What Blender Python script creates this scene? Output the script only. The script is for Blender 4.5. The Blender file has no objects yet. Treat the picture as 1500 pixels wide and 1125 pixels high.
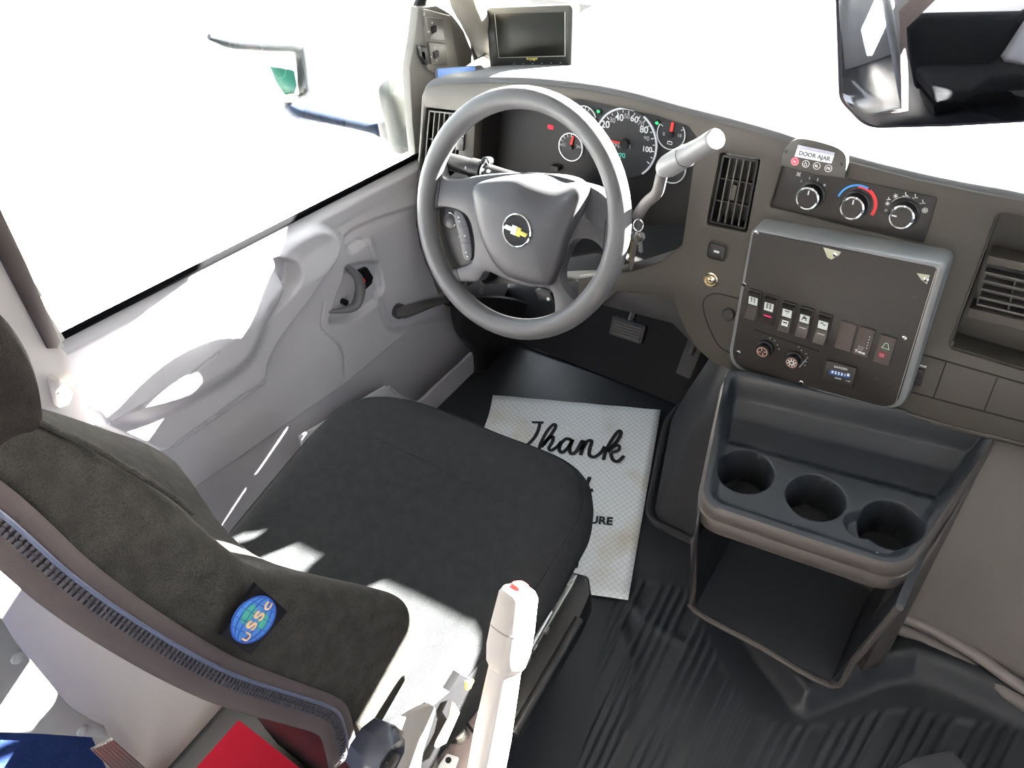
import bpy, bmesh, math, random
import numpy as np
from mathutils import Vector, Matrix
R = math.radians
sc = bpy.context.scene
col = sc.collection
random.seed(4)
# ---------------------------------------------------------------- camera
W, H = 1500.0, 1125.0
FPX = 1214.66
CP = np.array([0.6711, -0.8747, 1.4245])
_yaw, _pit, _rol = R(39.569), R(44.933), R(-7.181)
_F = np.array([-math.sin(_yaw)*math.cos(_pit), math.cos(_yaw)*math.cos(_pit), -math.sin(_pit)])
_R0 = np.array([math.cos(_yaw), math.sin(_yaw), 0.0]); _U0 = np.cross(_R0, _F)
_Rt = math.cos(_rol)*_R0 + math.sin(_rol)*_U0
_Up = -math.sin(_rol)*_R0 + math.cos(_rol)*_U0
cam_d = bpy.data.cameras.new('camera'); cam = bpy.data.objects.new('camera', cam_d); col.objects.link(cam)
cam_d.sensor_width = 36; cam_d.lens = FPX/W*36; cam_d.clip_start = 0.02; cam_d.clip_end = 200
M = Matrix.Identity(4)
for i in range(3):
    M[i][0] = _Rt[i]; M[i][1] = _Up[i]; M[i][2] = -_F[i]; M[i][3] = CP[i]
cam.matrix_world = M
sc.camera = cam
def ray(px, py): return _F + _Rt*(px-W/2)/FPX - _Up*(py-H/2)/FPX
def at(px, py, x=None, y=None, z=None):
    """world point of the photograph's pixel on an axis plane of the cab"""
    d = ray(px, py)
    i, c = (0, x) if x is not None else (1, y) if y is not None else (2, z)
    return CP + d*(c-CP[i])/d[i]
class Frame:
    """a surveyed flat face: origin, in-plane axes X Y, outward normal N"""
    def __init__(s, O, X, Y):
        s.O = np.array(O, float); s.X = np.array(X, float); s.X /= np.linalg.norm(s.X)
        s.Y = np.array(Y, float); s.Y -= s.X*(s.X@s.Y); s.Y /= np.linalg.norm(s.Y); s.N = np.cross(s.X, s.Y)
    def off(s, d): return Frame(s.O+s.N*d, s.X, s.Y)
    def loc(s, px, py):
        d = ray(px, py); t = s.N@(s.O-CP)/(s.N@d); p = CP+d*t-s.O
        return (float(p@s.X), float(p@s.Y))
    def locs(s, pts): return [s.loc(*p) for p in pts]
    def w(s, u, v, n=0.0): return s.O+s.X*u+s.Y*v+s.N*n
    def pw(s, px, py, n=0.0):
        u, v = s.loc(px, py); return s.w(u, v, n)
# ---------------------------------------------------------------- materials
def nt(name):
    m = bpy.data.materials.new(name); m.use_nodes = True
    n = m.node_tree; b = n.nodes['Principled BSDF']; return m, n, b
def plastic(name, c, rough=0.5, grain=900, bump=0.12, metal=0.0, spec=0.32, var=0.06):
    m, n, b = nt(name)
    b.inputs['Roughness'].default_value = rough; b.inputs['Metallic'].default_value = metal
    b.inputs['Specular IOR Level'].default_value = spec
    b.inputs['Base Color'].default_value = (*c, 1)
    tc = n.nodes.new('ShaderNodeTexCoord')
    if var:
        nz = n.nodes.new('ShaderNodeTexNoise'); nz.inputs['Scale'].default_value = 9; nz.inputs['Detail'].default_value = 4
        n.links.new(tc.outputs['Object'], nz.inputs['Vector'])
        mx = n.nodes.new('ShaderNodeMix'); mx.data_type = 'RGBA'
        mx.inputs['A'].default_value = (*[v*(1-var*2) for v in c], 1); mx.inputs['B'].default_value = (*[min(1, v*(1+var*2)) for v in c], 1)
        n.links.new(nz.outputs['Fac'], mx.inputs['Factor']); n.links.new(mx.outputs['Result'], b.inputs['Base Color'])
    if bump:
        g = n.nodes.new('ShaderNodeTexNoise'); g.inputs['Scale'].default_value = grain; g.inputs['Detail'].default_value = 2
        n.links.new(tc.outputs['Object'], g.inputs['Vector'])
        bp = n.nodes.new('ShaderNodeBump'); bp.inputs['Strength'].default_value = bump; bp.inputs['Distance'].default_value = 0.001
        n.links.new(g.outputs['Fac'], bp.inputs['Height']); n.links.new(bp.outputs['Normal'], b.inputs['Normal'])
    return m
def fabric(name, c, c2=None, scale=850, bump=0.5):
    m, n, b = nt(name); c2 = c2 or tuple(v*1.5 for v in c)
    b.inputs['Roughness'].default_value = 0.95; b.inputs['Specular IOR Level'].default_value = 0.06
    b.inputs['Sheen Weight'].default_value = 0.0; b.inputs['Sheen Roughness'].default_value = 0.6
    tc = n.nodes.new('ShaderNodeTexCoord'); vo = n.nodes.new('ShaderNodeTexVoronoi'); vo.inputs['Scale'].default_value = scale
    n.links.new(tc.outputs['Object'], vo.inputs['Vector'])
    nz = n.nodes.new('ShaderNodeTexNoise'); nz.inputs['Scale'].default_value = 60; nz.inputs['Detail'].default_value = 6
    n.links.new(tc.outputs['Object'], nz.inputs['Vector'])
    ad = n.nodes.new('ShaderNodeMath'); ad.operation = 'MULTIPLY_ADD'; ad.inputs[1].default_value = 0.6
    n.links.new(nz.outputs['Fac'], ad.inputs[2]); n.links.new(vo.outputs['Distance'], ad.inputs[0])
    rp = n.nodes.new('ShaderNodeMapRange'); rp.inputs['From Min'].default_value = 0.3; rp.inputs['From Max'].default_value = 1.0
    n.links.new(ad.outputs[0], rp.inputs['Value'])
    mx = n.nodes.new('ShaderNodeMix'); mx.data_type = 'RGBA'; mx.inputs['A'].default_value = (*c2, 1); mx.inputs['B'].default_value = (*c, 1)
    n.links.new(rp.outputs['Result'], mx.inputs['Factor']); n.links.new(mx.outputs['Result'], b.inputs['Base Color'])
    bp = n.nodes.new('ShaderNodeBump'); bp.inputs['Strength'].default_value = bump; bp.inputs['Distance'].default_value = 0.0006; bp.invert = True
    n.links.new(vo.outputs['Distance'], bp.inputs['Height']); n.links.new(bp.outputs['Normal'], b.inputs['Normal'])
    return m
def flat(name, c, rough=0.6, emit=0, metal=0.0, spec=0.3):
    m, n, b = nt(name); b.inputs['Base Color'].default_value = (*c, 1); b.inputs['Roughness'].default_value = rough
    b.inputs['Metallic'].default_value = metal; b.inputs['Specular IOR Level'].default_value = spec
    if emit:
        b.inputs['Emission Color'].default_value = (*c, 1); b.inputs['Emission Strength'].default_value = emit
    return m
def glass(name, tint=(1, 1, 1), refl=1.0):
    m, n, b = nt(name); n.nodes.remove(b); out = n.nodes['Material Output']
    t = n.nodes.new('ShaderNodeBsdfTransparent'); t.inputs['Color'].default_value = (*tint, 1)
    g = n.nodes.new('ShaderNodeBsdfGlossy'); g.inputs['Roughness'].default_value = 0.02
    fr = n.nodes.new('ShaderNodeFresnel'); fr.inputs['IOR'].default_value = 1.45
    mu = n.nodes.new('ShaderNodeMath'); mu.operation = 'MULTIPLY'; mu.inputs[1].default_value = refl; n.links.new(fr.outputs[0], mu.inputs[0])
    mx = n.nodes.new('ShaderNodeMixShader'); n.links.new(mu.outputs[0], mx.inputs[0]); n.links.new(t.outputs[0], mx.inputs[1]); n.links.new(g.outputs[0], mx.inputs[2])
    n.links.new(mx.outputs[0], out.inputs['Surface']); return m
DASH = plastic('dash_plastic', (0.038, 0.034, 0.029), 0.55)
DASH_TOP = plastic('dash_top_plastic', (0.05, 0.05, 0.053), 0.6)
BLACKP = plastic('black_plastic', (0.006, 0.006, 0.007), 0.4, bump=0.08)
DARKP = plastic('dark_plastic', (0.02, 0.0195, 0.021), 0.5)
PANELB = plastic('panel_black', (0.013, 0.0115, 0.011), 0.5, bump=0.1)
CONS = plastic('console_plastic', (0.015, 0.017, 0.021), 0.42, bump=0.15)
FASC = plastic('console_fascia', (0.056, 0.049, 0.046), 0.5)
ENG = plastic('engine_cover', (0.13, 0.116, 0.108), 0.55)
DOORP = plastic('door_plastic', (0.50, 0.485, 0.51), 0.5, grain=600, bump=0.15, var=0.02)
DOORU = plastic('pillar_plastic', (0.50, 0.465, 0.44), 0.55, bump=0.1, var=0.02)
WHEELM = plastic('wheel_leatherette', (0.07, 0.07, 0.075), 0.42, grain=1300, bump=0.35)
HUBM = plastic('wheel_hub_plastic', (0.038, 0.038, 0.043), 0.45, bump=0.15)
FAB = fabric('seat_fabric_black', (0.012, 0.0127, 0.0140), (0.021, 0.0222, 0.0243))
FAB2 = fabric('seat_fabric_grey', (0.017, 0.016, 0.015), (0.040, 0.037, 0.034))
PIPE = plastic('zip_tape', (0.040, 0.030, 0.032), 0.8, grain=1500, bump=0.4)
RUB = plastic('floor_rubber', (0.012, 0.0135, 0.017), 0.40, grain=500, bump=0.1)
CHROME = flat('chrome', (0.8, 0.8, 0.8), 0.12, metal=1)
STEEL = plastic('steel', (0.45, 0.44, 0.42), 0.35, metal=1, bump=0.05)
ALU = plastic('aluminium', (0.55, 0.53, 0.5), 0.4, metal=0.6, bump=0.05)
WHITE = flat('white_print', (0.75, 0.75, 0.75), 0.6)
GREYP = flat('grey_print', (0.35, 0.35, 0.36), 0.6)
REDL = flat('red_lamp', (1, 0.02, 0.03), 0.4, 2.0)
GREENL = flat('green_lamp', (0.02, 0.8, 0.15), 0.4, 2.0)
BLACK = flat('black_void', (0.006, 0.006, 0.007), 0.8)
# ---------------------------------------------------------------- objects
WL = {}
def tag(o, label=None, cat=None, group=None, kind=None):
    if label: o['label'] = label
    if cat: o['category'] = cat
    if group: o['group'] = group
    if kind: o['kind'] = kind
    return o
def thing(name, loc, label, cat, group=None, kind=None):
    o = bpy.data.objects.new(name, None); col.objects.link(o); o.empty_display_size = 0.05
    o.location = [float(v) for v in loc]; WL[o.name] = np.array(loc, float)
    return tag(o, label, cat, group, kind)
def mk(name, V, F, mat, parent=None, smooth=True, ang=35):
    V = np.asarray([tuple(float(c) for c in v) for v in V], float)
    lo, hi = V.min(0), V.max(0); c = (lo+hi)/2
    me = bpy.data.meshes.new(name); me.from_pydata((V-c).tolist(), [], [tuple(int(i) for i in f) for f in F]); me.update()
    bm = bmesh.new(); bm.from_mesh(me); bmesh.ops.recalc_face_normals(bm, faces=bm.faces); bm.to_mesh(me); bm.free()
    return link(name, me, c, mat, parent, smooth, ang)
def link(name, me, c, mat, parent, smooth=True, ang=35):
    if smooth:
        me.shade_smooth(); me.set_sharp_from_angle(angle=R(ang))
    me.materials.clear(); me.materials.append(mat)
    o = bpy.data.objects.new(name, me); col.objects.link(o)
    base = np.zeros(3)
    if parent is not None:
        o.parent = parent; base = WL[parent.name]
    o.location = [float(v) for v in (c-base)]; WL[o.name] = np.array(c, float)
    return o
def rnd(pts, r, n=6):
    """round the corners of a closed 2-D polygon; r a number or one per corner"""
    out = []; N = len(pts); rr = r if isinstance(r, (list, tuple)) else [r]*N
    for i in range(N):
        a, b, c = (np.array(pts[(i+k) % N], float) for k in (-1, 0, 1))
        u, v = a-b, c-b; lu, lv = np.linalg.norm(u), np.linalg.norm(v); u /= lu; v /= lv
        an = math.acos(max(-1, min(1, u@v))); q = rr[i]
        if q <= 0 or an > 3.1: out.append(tuple(b)); continue
        d = min(q/math.tan(an/2), lu*0.48, lv*0.48)
        for k in range(n+1):
            t = k/n; p = (1-t)**2*(b+u*d)+2*t*(1-t)*b+t*t*(b+v*d); out.append(tuple(p))
    return out
def crs(pts, n=6, closed=False):
    """Catmull-Rom through points (any dimension)"""
    P = [np.array(p, float) for p in pts]; N = len(P); out = []
    for i in range(N if closed else N-1):
        p0 = P[i-1] if (closed or i) else 2*P[0]-P[1]; p1 = P[i]; p2 = P[(i+1) % N]
        p3 = P[(i+2) % N] if (closed or i+2 < N) else 2*P[-1]-P[-2]
        for k in range(n):
            t = k/n
            out.append(0.5*((2*p1)+(-p0+p2)*t+(2*p0-5*p1+4*p2-p3)*t*t+(-p0+3*p1-3*p2+p3)*t**3))
    if not closed: out.append(P[-1])
    return out
def from_curve(cu, fr, z):
    o = bpy.data.objects.new('tmp', cu); me = bpy.data.meshes.new_from_object(o); bpy.data.objects.remove(o); bpy.data.curves.remove(cu)
    V = np.array([v.co for v in me.vertices])
    Wd = fr.O+np.outer(V[:, 0], fr.X)+np.outer(V[:, 1], fr.Y)+np.outer(V[:, 2]+z, fr.N)
    c = (Wd.min(0)+Wd.max(0))/2
    for v, p in zip(me.vertices, Wd-c): v.co = p
    me.update(); return me, c
def clean(r_):
    o_ = []
    for p in r_:
        if not o_ or math.hypot(p[0]-o_[-1][0], p[1]-o_[-1][1]) > 1e-5: o_.append((float(p[0]), float(p[1])))
    if math.hypot(o_[0][0]-o_[-1][0], o_[0][1]-o_[-1][1]) < 1e-5: o_.pop()
    return o_
def plate(name, fr, outer, holes, thick, bev, mat, parent=None, top=0.0, ang=30):
    """flat panel with real holes and rolled edges; its outer face lies at height top over the frame"""
    from mathutils.geometry import delaunay_2d_cdt
    rings = []
    for k, r_ in enumerate([outer]+list(holes)):
        r_ = clean(r_); A = sum(p[0]*q[1]-q[0]*p[1] for p, q in zip(r_, r_[1:]+r_[:1]))
        if (A > 0) != (k == 0): r_ = r_[::-1]
        rings.append(np.array(r_))
    def ins(P, d):
        a = P-np.roll(P, 1, 0); b = np.roll(P, -1, 0)-P
        a /= np.linalg.norm(a, axis=1)[:, None]; b /= np.linalg.norm(b, axis=1)[:, None]
        na, nb = np.stack([-a[:, 1], a[:, 0]], 1), np.stack([-b[:, 1], b[:, 0]], 1)
        n = na+nb; L = np.maximum((n*n).sum(1), .6); return P+n*(2*d/L)[:, None]
    bev = min(bev, thick*.49)
    lay = [(bev, 0.0), (bev*.3, -bev*.3), (0.0, -bev), (0.0, -thick)]
    V, F = [], []
    for P in rings:
        base = len(V); m = len(P)
        for d, z in lay: V += [(p[0], p[1], z) for p in ins(P, d)]
        for j in range(3):
            for i in range(m): a_, b_ = base+j*m+i, base+j*m+(i+1) % m; F.append((a_, a_+m, b_+m, b_))
    for d, z in ((bev, 0.0), (0.0, -thick)):
        R_ = [ins(P, d) for P in rings]; vs_, es_ = [], []
        for P in R_:
            k = len(vs_); vs_ += [Vector((float(p[0]), float(p[1]))) for p in P]; es_ += [(k+i, k+(i+1) % len(P)) for i in range(len(P))]
        v2, e2, f2, _, _, _ = delaunay_2d_cdt(vs_, es_, [], 0, 1e-7)
        Cx = np.array([[sum(v2[i].x for i in f)/3, sum(v2[i].y for i in f)/3] for f in f2])
        ok = sdf(Cx[:, 0], Cx[:, 1], R_[0]) > 0
        for P in R_[1:]: ok &= sdf(Cx[:, 0], Cx[:, 1], P) < 0
        k = len(V); V += [(v.x, v.y, z) for v in v2]; F += [tuple(i+k for i in f) for f, o_ in zip(f2, ok) if o_]
    Va = np.array(V); Wd = fr.O+np.outer(Va[:, 0], fr.X)+np.outer(Va[:, 1], fr.Y)+np.outer(Va[:, 2]+top, fr.N)
    c = (Wd.min(0)+Wd.max(0))/2
    me = bpy.data.meshes.new(name); me.from_pydata((Wd-c).tolist(), [], F); me.update()
    bm = bmesh.new(); bm.from_mesh(me); bmesh.ops.remove_doubles(bm, verts=bm.verts, dist=2e-6); bmesh.ops.recalc_face_normals(bm, faces=bm.faces); bm.to_mesh(me); bm.free()
    return link(name, me, c, mat, parent, True, ang)
def text(name, fr, s, A, B, mat, parent=None, h=0.0006, bold=0.0, vs=1.0, up=1):
    """lettering whose baseline runs from pixel A to pixel B on the frame"""
    a, b = np.array(fr.loc(*A)), np.array(fr.loc(*B))
    return text2(name, fr, s, a, b, mat, parent, h, bold, vs)
def text2(name, fr, s, a, b, mat, parent=None, h=0.0006, bold=0.0, vs=1.0):
    a, b = np.array(a, float), np.array(b, float)
    cu = bpy.data.curves.new('t', 'FONT'); cu.body = s; cu.extrude = 0.02; cu.offset = bold
    o = bpy.data.objects.new('tmp', cu); me = bpy.data.meshes.new_from_object(o); bpy.data.objects.remove(o); bpy.data.curves.remove(cu)
    V = np.array([v.co for v in me.vertices]); x0, x1 = V[:, 0].min(), V[:, 0].max()
    L = np.linalg.norm(b-a); k = L/(x1-x0); d = (b-a)/L; pr = np.array([-d[1], d[0]])
    P2 = a+np.outer((V[:, 0]-x0)*k, d)+np.outer(V[:, 1]*k*vs, pr)
    Wd = fr.O+np.outer(P2[:, 0], fr.X)+np.outer(P2[:, 1], fr.Y)+np.outer(np.where(V[:, 2] > 0, h, -0.0004), fr.N)
    c = (Wd.min(0)+Wd.max(0))/2
    for v, p in zip(me.vertices, Wd-c): v.co = p
    me.update(); return link(name, me, c, mat, parent, False)
def tube(name, path, rad, mat, parent=None, seg=14, n=5, closed=False, sq=1.0, raw=False):
    """round or flattened tube along a smooth path; rad number or list"""
    P = [np.array(p, float) for p in path]; rl = rad if isinstance(rad, (list, tuple)) else [rad]*len(P)
    Q = crs([np.append(p, r) for p, r in zip(P, rl)], n, closed) if n > 1 else [np.append(p, r) for p, r in zip(P, rl)]
    V, F = [], []; up = None; N = len(Q)
    for i, q in enumerate(Q):
        p = q[:3]; a = Q[(i-1) % N][:3] if (closed or i) else p; b = Q[(i+1) % N][:3] if (closed or i < N-1) else p
        t = b-a; t /= np.linalg.norm(t)+1e-12
        if up is None:
            up = np.cross(t, [0, 0, 1.0]); up = up if np.linalg.norm(up) > 1e-3 else np.array([1.0, 0, 0])
        up = up-t*(t@up); up /= np.linalg.norm(up); s = np.cross(t, up)
        for k in range(seg):
            an = 2*math.pi*k/seg; V.append(p+q[3]*(math.cos(an)*up+sq*math.sin(an)*s))
    for i in range(N if closed else N-1):
        for k in range(seg):
            a, b = i*seg, ((i+1) % N)*seg; F.append((a+k, a+(k+1) % seg, b+(k+1) % seg, b+k))
    if not closed: F += [tuple(range(seg)), tuple((N-1)*seg+k for k in range(seg))]
    if raw: return V, F
    return mk(name, V, F, mat, parent)
def lathe(name, fr, uv, prof, mat, parent=None, seg=32, n0=0.0, raw=False):
    """turned body about the frame normal; prof = (radius, height) pairs"""
    V, F = [], []
    for (r, h) in prof:
        for k in range(seg):
            a = 2*math.pi*k/seg; V.append(fr.w(uv[0]+r*math.cos(a), uv[1]+r*math.sin(a), n0+h))
    m = len(prof)
    for i in range(m-1):
        for k in range(seg): F.append((i*seg+k, i*seg+(k+1) % seg, (i+1)*seg+(k+1) % seg, (i+1)*seg+k))
    if prof[0][0] > 1e-5: F.append(tuple(range(seg)))
    if prof[-1][0] > 1e-5: F.append(tuple((m-1)*seg+k for k in range(seg)))
    if raw: return V, F
    return mk(name, V, F, mat, parent)
def ringm(name, fr, uv, r0, r1, mat, parent, h=0.001, a0=0, a1=360, seg=48, base=-0.0006):
    """flat ring or arc band with a little thickness"""
    V, F = [], []; full = abs(a1-a0) >= 360; n = seg if full else seg+1
    for k in range(n):
        a = R(a0+(a1-a0)*k/seg)
        for r, z in ((r0, base), (r0, h), (r1, h), (r1, base)): V.append(fr.w(uv[0]+r*math.cos(a), uv[1]+r*math.sin(a), z))
    for k in range(seg):
        a, b = 4*k, 4*((k+1) % n)
        for j in range(4): F.append((a+j, a+(j+1) % 4, b+(j+1) % 4, b+j))
    if not full: F += [(0, 1, 2, 3), tuple(4*(n-1)+j for j in range(4))]
    return mk(name, V, F, mat, parent)
def bxf(fr, u0, u1, v0, v1, n0, n1):
    V = [fr.w(u, v, n) for n in (n0, n1) for v in (v0, v1) for u in (u0, u1)]
    return V, [(0, 1, 3, 2), (4, 5, 7, 6), (0, 1, 5, 4), (2, 3, 7, 6), (0, 2, 6, 4), (1, 3, 7, 5)]
def join(parts):
    V, F = [], []
    for v, f in parts:
        k = len(V); V += [tuple(x) for x in v]; F += [tuple(i+k for i in g) for g in f]
    return V, F
def bar(fr, a, b, wd, n0, n1):
    """thin straight stroke on a frame between two local points"""
    a, b = np.array(a, float), np.array(b, float); d = b-a; d /= np.linalg.norm(d)+1e-12; p = np.array([-d[1], d[0]])*wd/2
    c = [a-p, b-p, b+p, a+p]; V = [fr.w(q[0], q[1], n) for n in (n0, n1) for q in c]
    return V, [(0, 1, 2, 3), (4, 5, 6, 7), (0, 1, 5, 4), (1, 2, 6, 5), (2, 3, 7, 6), (3, 0, 4, 7)]
def stroke(fr, pts, wd, h, n=5, base=-0.0003):
    """smooth brush stroke lying on a frame"""
    Q = crs(pts, n); V, F = [], []; wl = wd if callable(wd) else (lambda t: wd)
    for i, q in enumerate(Q):
        a, b = Q[max(i-1, 0)], Q[min(i+1, len(Q)-1)]; d = b-a; d /= np.linalg.norm(d)+1e-12
        p = np.array([-d[1], d[0]])*wl(i/(len(Q)-1))/2
        V += [fr.w(*(q-p), base), fr.w(*(q-p), h), fr.w(*(q+p), h), fr.w(*(q+p), base)]
    for i in range(len(Q)-1):
        for j in range(4): F.append((4*i+j, 4*i+(j+1) % 4, 4*i+4+(j+1) % 4, 4*i+4+j))
    F += [(0, 1, 2, 3), tuple(4*(len(Q)-1)+j for j in range(4))]
    return V, F
def rbox(c, half, r, n=6, fn=None, axes=None):
    """rounded box about c, half sizes, edge radius r; fn deforms local points"""
    bm = bmesh.new(); bmesh.ops.create_cube(bm, size=2)
    bmesh.ops.subdivide_edges(bm, edges=bm.edges[:], cuts=n, use_grid_fill=True)
    half = np.array(half, float); r = min(r, half.min()*0.999); inner = half-r; V = []
    for v in bm.verts:
        p = np.array(v.co); s = np.sign(p)*np.abs(p)**1.0
        # crowd samples toward the edges
        q = np.sign(p)*(1-(1-np.abs(p))**1.6)*half
        k = np.clip(q, -inner, inner); d = q-k; L = np.linalg.norm(d)
        if L > 1e-9: q = k+d/L*r if True else q
        V.append(q)
    F = [tuple(v.index for v in f.verts) for f in bm.faces]; bm.free()
    if fn: V = [np.array(fn(v), float) for v in V]
    if axes is not None: V = [axes[0]*v[0]+axes[1]*v[1]+axes[2]*v[2] for v in V]
    c = np.array(c, float)
    return [v+c for v in V], F
def loft(rings, cap=True, closed=True):
    V, F = [], []; m = len(rings[0])
    for r_ in rings: V += [tuple(p) for p in r_]
    for i in range(len(rings)-1):
        for k in range(m if closed else m-1):
            F.append((i*m+k, i*m+(k+1) % m, (i+1)*m+(k+1) % m, (i+1)*m+k))
    if cap and closed: F += [tuple(range(m)), tuple((len(rings)-1)*m+k for k in range(m))]
    return V, F
def grid(P):
    """surface from a 2-D array of points"""
    a, b = len(P), len(P[0]); V = [tuple(p) for r_ in P for p in r_]
    return V, [(i*b+j, i*b+j+1, (i+1)*b+j+1, (i+1)*b+j) for i in range(a-1) for j in range(b-1)]
def thick(o, t, off=-1):
    m = o.modifiers.new('thickness', 'SOLIDIFY'); m.thickness = t; m.offset = off; return o
def sdf(U, V, poly):
    """signed distance (inside positive) of arrays to a polygon"""
    P = np.array(poly, float); d2 = np.full(U.shape, 1e9); ins = np.zeros(U.shape, bool); n = len(P)
    for i in range(n):
        a, b = P[i], P[(i+1) % n]; e = b-a; wx, wy = U-a[0], V-a[1]
        t = np.clip((wx*e[0]+wy*e[1])/(e@e+1e-15), 0, 1); d2 = np.minimum(d2, (wx-t*e[0])**2+(wy-t*e[1])**2)
        c = ((a[1] > V) != (b[1] > V)) & (U < (b[0]-a[0])*(V-a[1])/((b[1]-a[1]) if abs(b[1]-a[1]) > 1e-12 else 1e-12)+a[0]); ins ^= c
    d = np.sqrt(d2); return np.where(ins, d, -d)
def ldist(U, V, line):
    P = np.array(line, float); d2 = np.full(U.shape, 1e9)
    for a, b in zip(P[:-1], P[1:]):
        e = b-a; wx, wy = U-a[0], V-a[1]; t = np.clip((wx*e[0]+wy*e[1])/(e@e+1e-15), 0, 1)
        d2 = np.minimum(d2, (wx-t*e[0])**2+(wy-t*e[1])**2)
    return np.sqrt(d2)
def ss(x, a, b):
    t = np.clip((x-a)/(b-a), 0, 1); return t*t*(3-2*t)
def hfield(name, fr, u0, u1, v0, v1, step, fn, mat, parent=None, keep=None, ang=60):
    """moulded panel: height fn(U,V) over a frame, optionally trimmed to keep(U,V)>0"""
    us = np.arange(u0, u1+step/2, step); vs = np.arange(v0, v1+step/2, step); U, V = np.meshgrid(us, vs)
    Hh = fn(U, V); Pw = fr.O+U[..., None]*fr.X+V[..., None]*fr.Y+Hh[..., None]*fr.N
    b = len(us); idx = np.arange(U.size).reshape(U.shape)
    q = np.stack([idx[:-1, :-1], idx[:-1, 1:], idx[1:, 1:], idx[1:, :-1]], -1).reshape(-1, 4)
    if keep is not None:
        K = (keep(U, V) > 0).ravel(); q = q[K[q].all(1)]
    used = np.unique(q); mp = -np.ones(U.size, int); mp[used] = np.arange(len(used))
    V3 = Pw.reshape(-1, 3)[used]; c = (V3.min(0)+V3.max(0))/2
    me = bpy.data.meshes.new(name); me.from_pydata((V3-c).tolist(), [], mp[q].tolist()); me.update()
    return link(name, me, c, mat, parent, True, ang)
s_, c_ = math.sin, math.cos
DF = Frame((0, .20, .70), (1, 0, 0), (0, s_(R(14)), c_(R(14))))          # dashboard face
WF = Frame((0, 0, .690), (1, 0, 0), (0, s_(R(26.72)), c_(R(26.72))))      # steering wheel plane
# ---------------------------------------------------------------- steering wheel
wheel = thing('steering_wheel', WF.w(0, 0, -.03), 'dark grey four-spoke steering wheel with a textured rim in front of the driver seat', 'steering wheel')
P = [WF.w(.178*c_(a), .178*s_(a)) for a in np.linspace(0, 2*math.pi, 72, endpoint=False)]
tube('rim', P, .0172, WHEELM, wheel, seg=24, n=1, closed=True)
out = crs([(640, 226), (648, 258), (668, 262), (705, 256), (752, 253), (800, 257), (850, 272), (880, 292), (893, 320), (898, 352), (900, 380),
           (890, 388), (880, 366), (862, 352), (843, 352), (830, 370), (822, 396), (824, 416), (838, 436), (856, 448), (840, 470), (812, 470), (812, 448), (804, 424),
           (770, 420), (735, 408), (712, 398), (700, 412), (676, 414), (662, 420), (655, 400), (672, 392), (690, 384), (694, 366), (692, 340), (684, 318), (664, 306), (645, 304), (634, 306), (628, 270)], 4, True)
sf = plate('spoke_frame', WF, [WF.loc(*p) for p in out], [], .022, .006, HUBM, wheel, top=.002)
for v_ in sf.data.vertices:
    p_ = np.array(v_.co)+WL[sf.name]-WF.O; h_ = p_@WF.Y; n_ = p_@WF.N
    edge_ = np.interp(p_@WF.X, [-.13, -.09, -.03, .03, .09, .13], [.045, .052, .058, .056, .045, .01])
    k_ = max(0, h_-(edge_-.035))/.035; v_.co = v_.co-Vector((WF.N*.014*k_*k_*max(0, (n_+.02)/.022)).tolist())
# dished left recess with the buttons
bo = [WF.loc(*p) for p in crs([(640, 300), (664, 302), (684, 316), (694, 340), (697, 366), (690, 388), (672, 394), (655, 380), (645, 350), (638, 322)], 3, True)]
plate('button_pod', WF, bo, [], .012, .003, DARKP, wheel, top=-.010)
W3 = WF.off(-.009)
lathe('round_button', W3, W3.loc(660, 323), [(.0125, 0), (.0125, .003), (.0105, .0038), (0, .0038)], BLACKP, wheel)
lathe('button_ring', W3, W3.loc(660, 323), [(.0135, 0), (.0135, .0036), (.0125, .0042), (.0120, .003)], CHROME, wheel)
stp = plate('button_strip', W3, [W3.loc(*p) for p in crs([(668, 309), (679, 311), (688, 330), (693, 355), (694, 376), (688, 382), (681, 376), (676, 350), (670, 328)], 3, True)], [], .008, .002, HUBM, wheel, top=.006)
V = []
for (x, y) in [(675, 318), (676, 324), (676, 346), (684, 345), (686, 369), (688, 375)]:
    u, v = W3.loc(x, y); mk('button_mark', *bxf(W3, u-.0012, u+.0012, v-.0008, v+.0008, .0055, .0066), WHITE, stp, False)
for ln in ([(676, 332), (689, 331)], [(679, 355), (693, 356)]):
    a, b = [W3.loc(*p) for p in ln]; mk('button_gap', *bar(W3, a, b, .0006, .0055, .0065), BLACK, stp, False)
# airbag cover: domed pad
hub_px = crs([(694, 272), (720, 261), (755, 256), (800, 258), (838, 270), (850, 279), (845, 305), (832, 345), (818, 388), (807, 416), (790, 419), (765, 413), (738, 402), (716, 374), (701, 336), (694, 300)], 5, True)
WH = WF.off(.012); ring = np.array([WH.loc(*p) for p in hub_px]); cen = ring.mean(0); rings = []
for (k, h) in [(1.0, -.022), (1.0, -.004), (.985, .0015), (.95, .005), (.88, .008), (.75, .0105), (.55, .012), (.3, .013), (.06, .0132)]:
    rings.append([WH.w(*(cen+(q-cen)*k), h) for q in ring])
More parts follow.
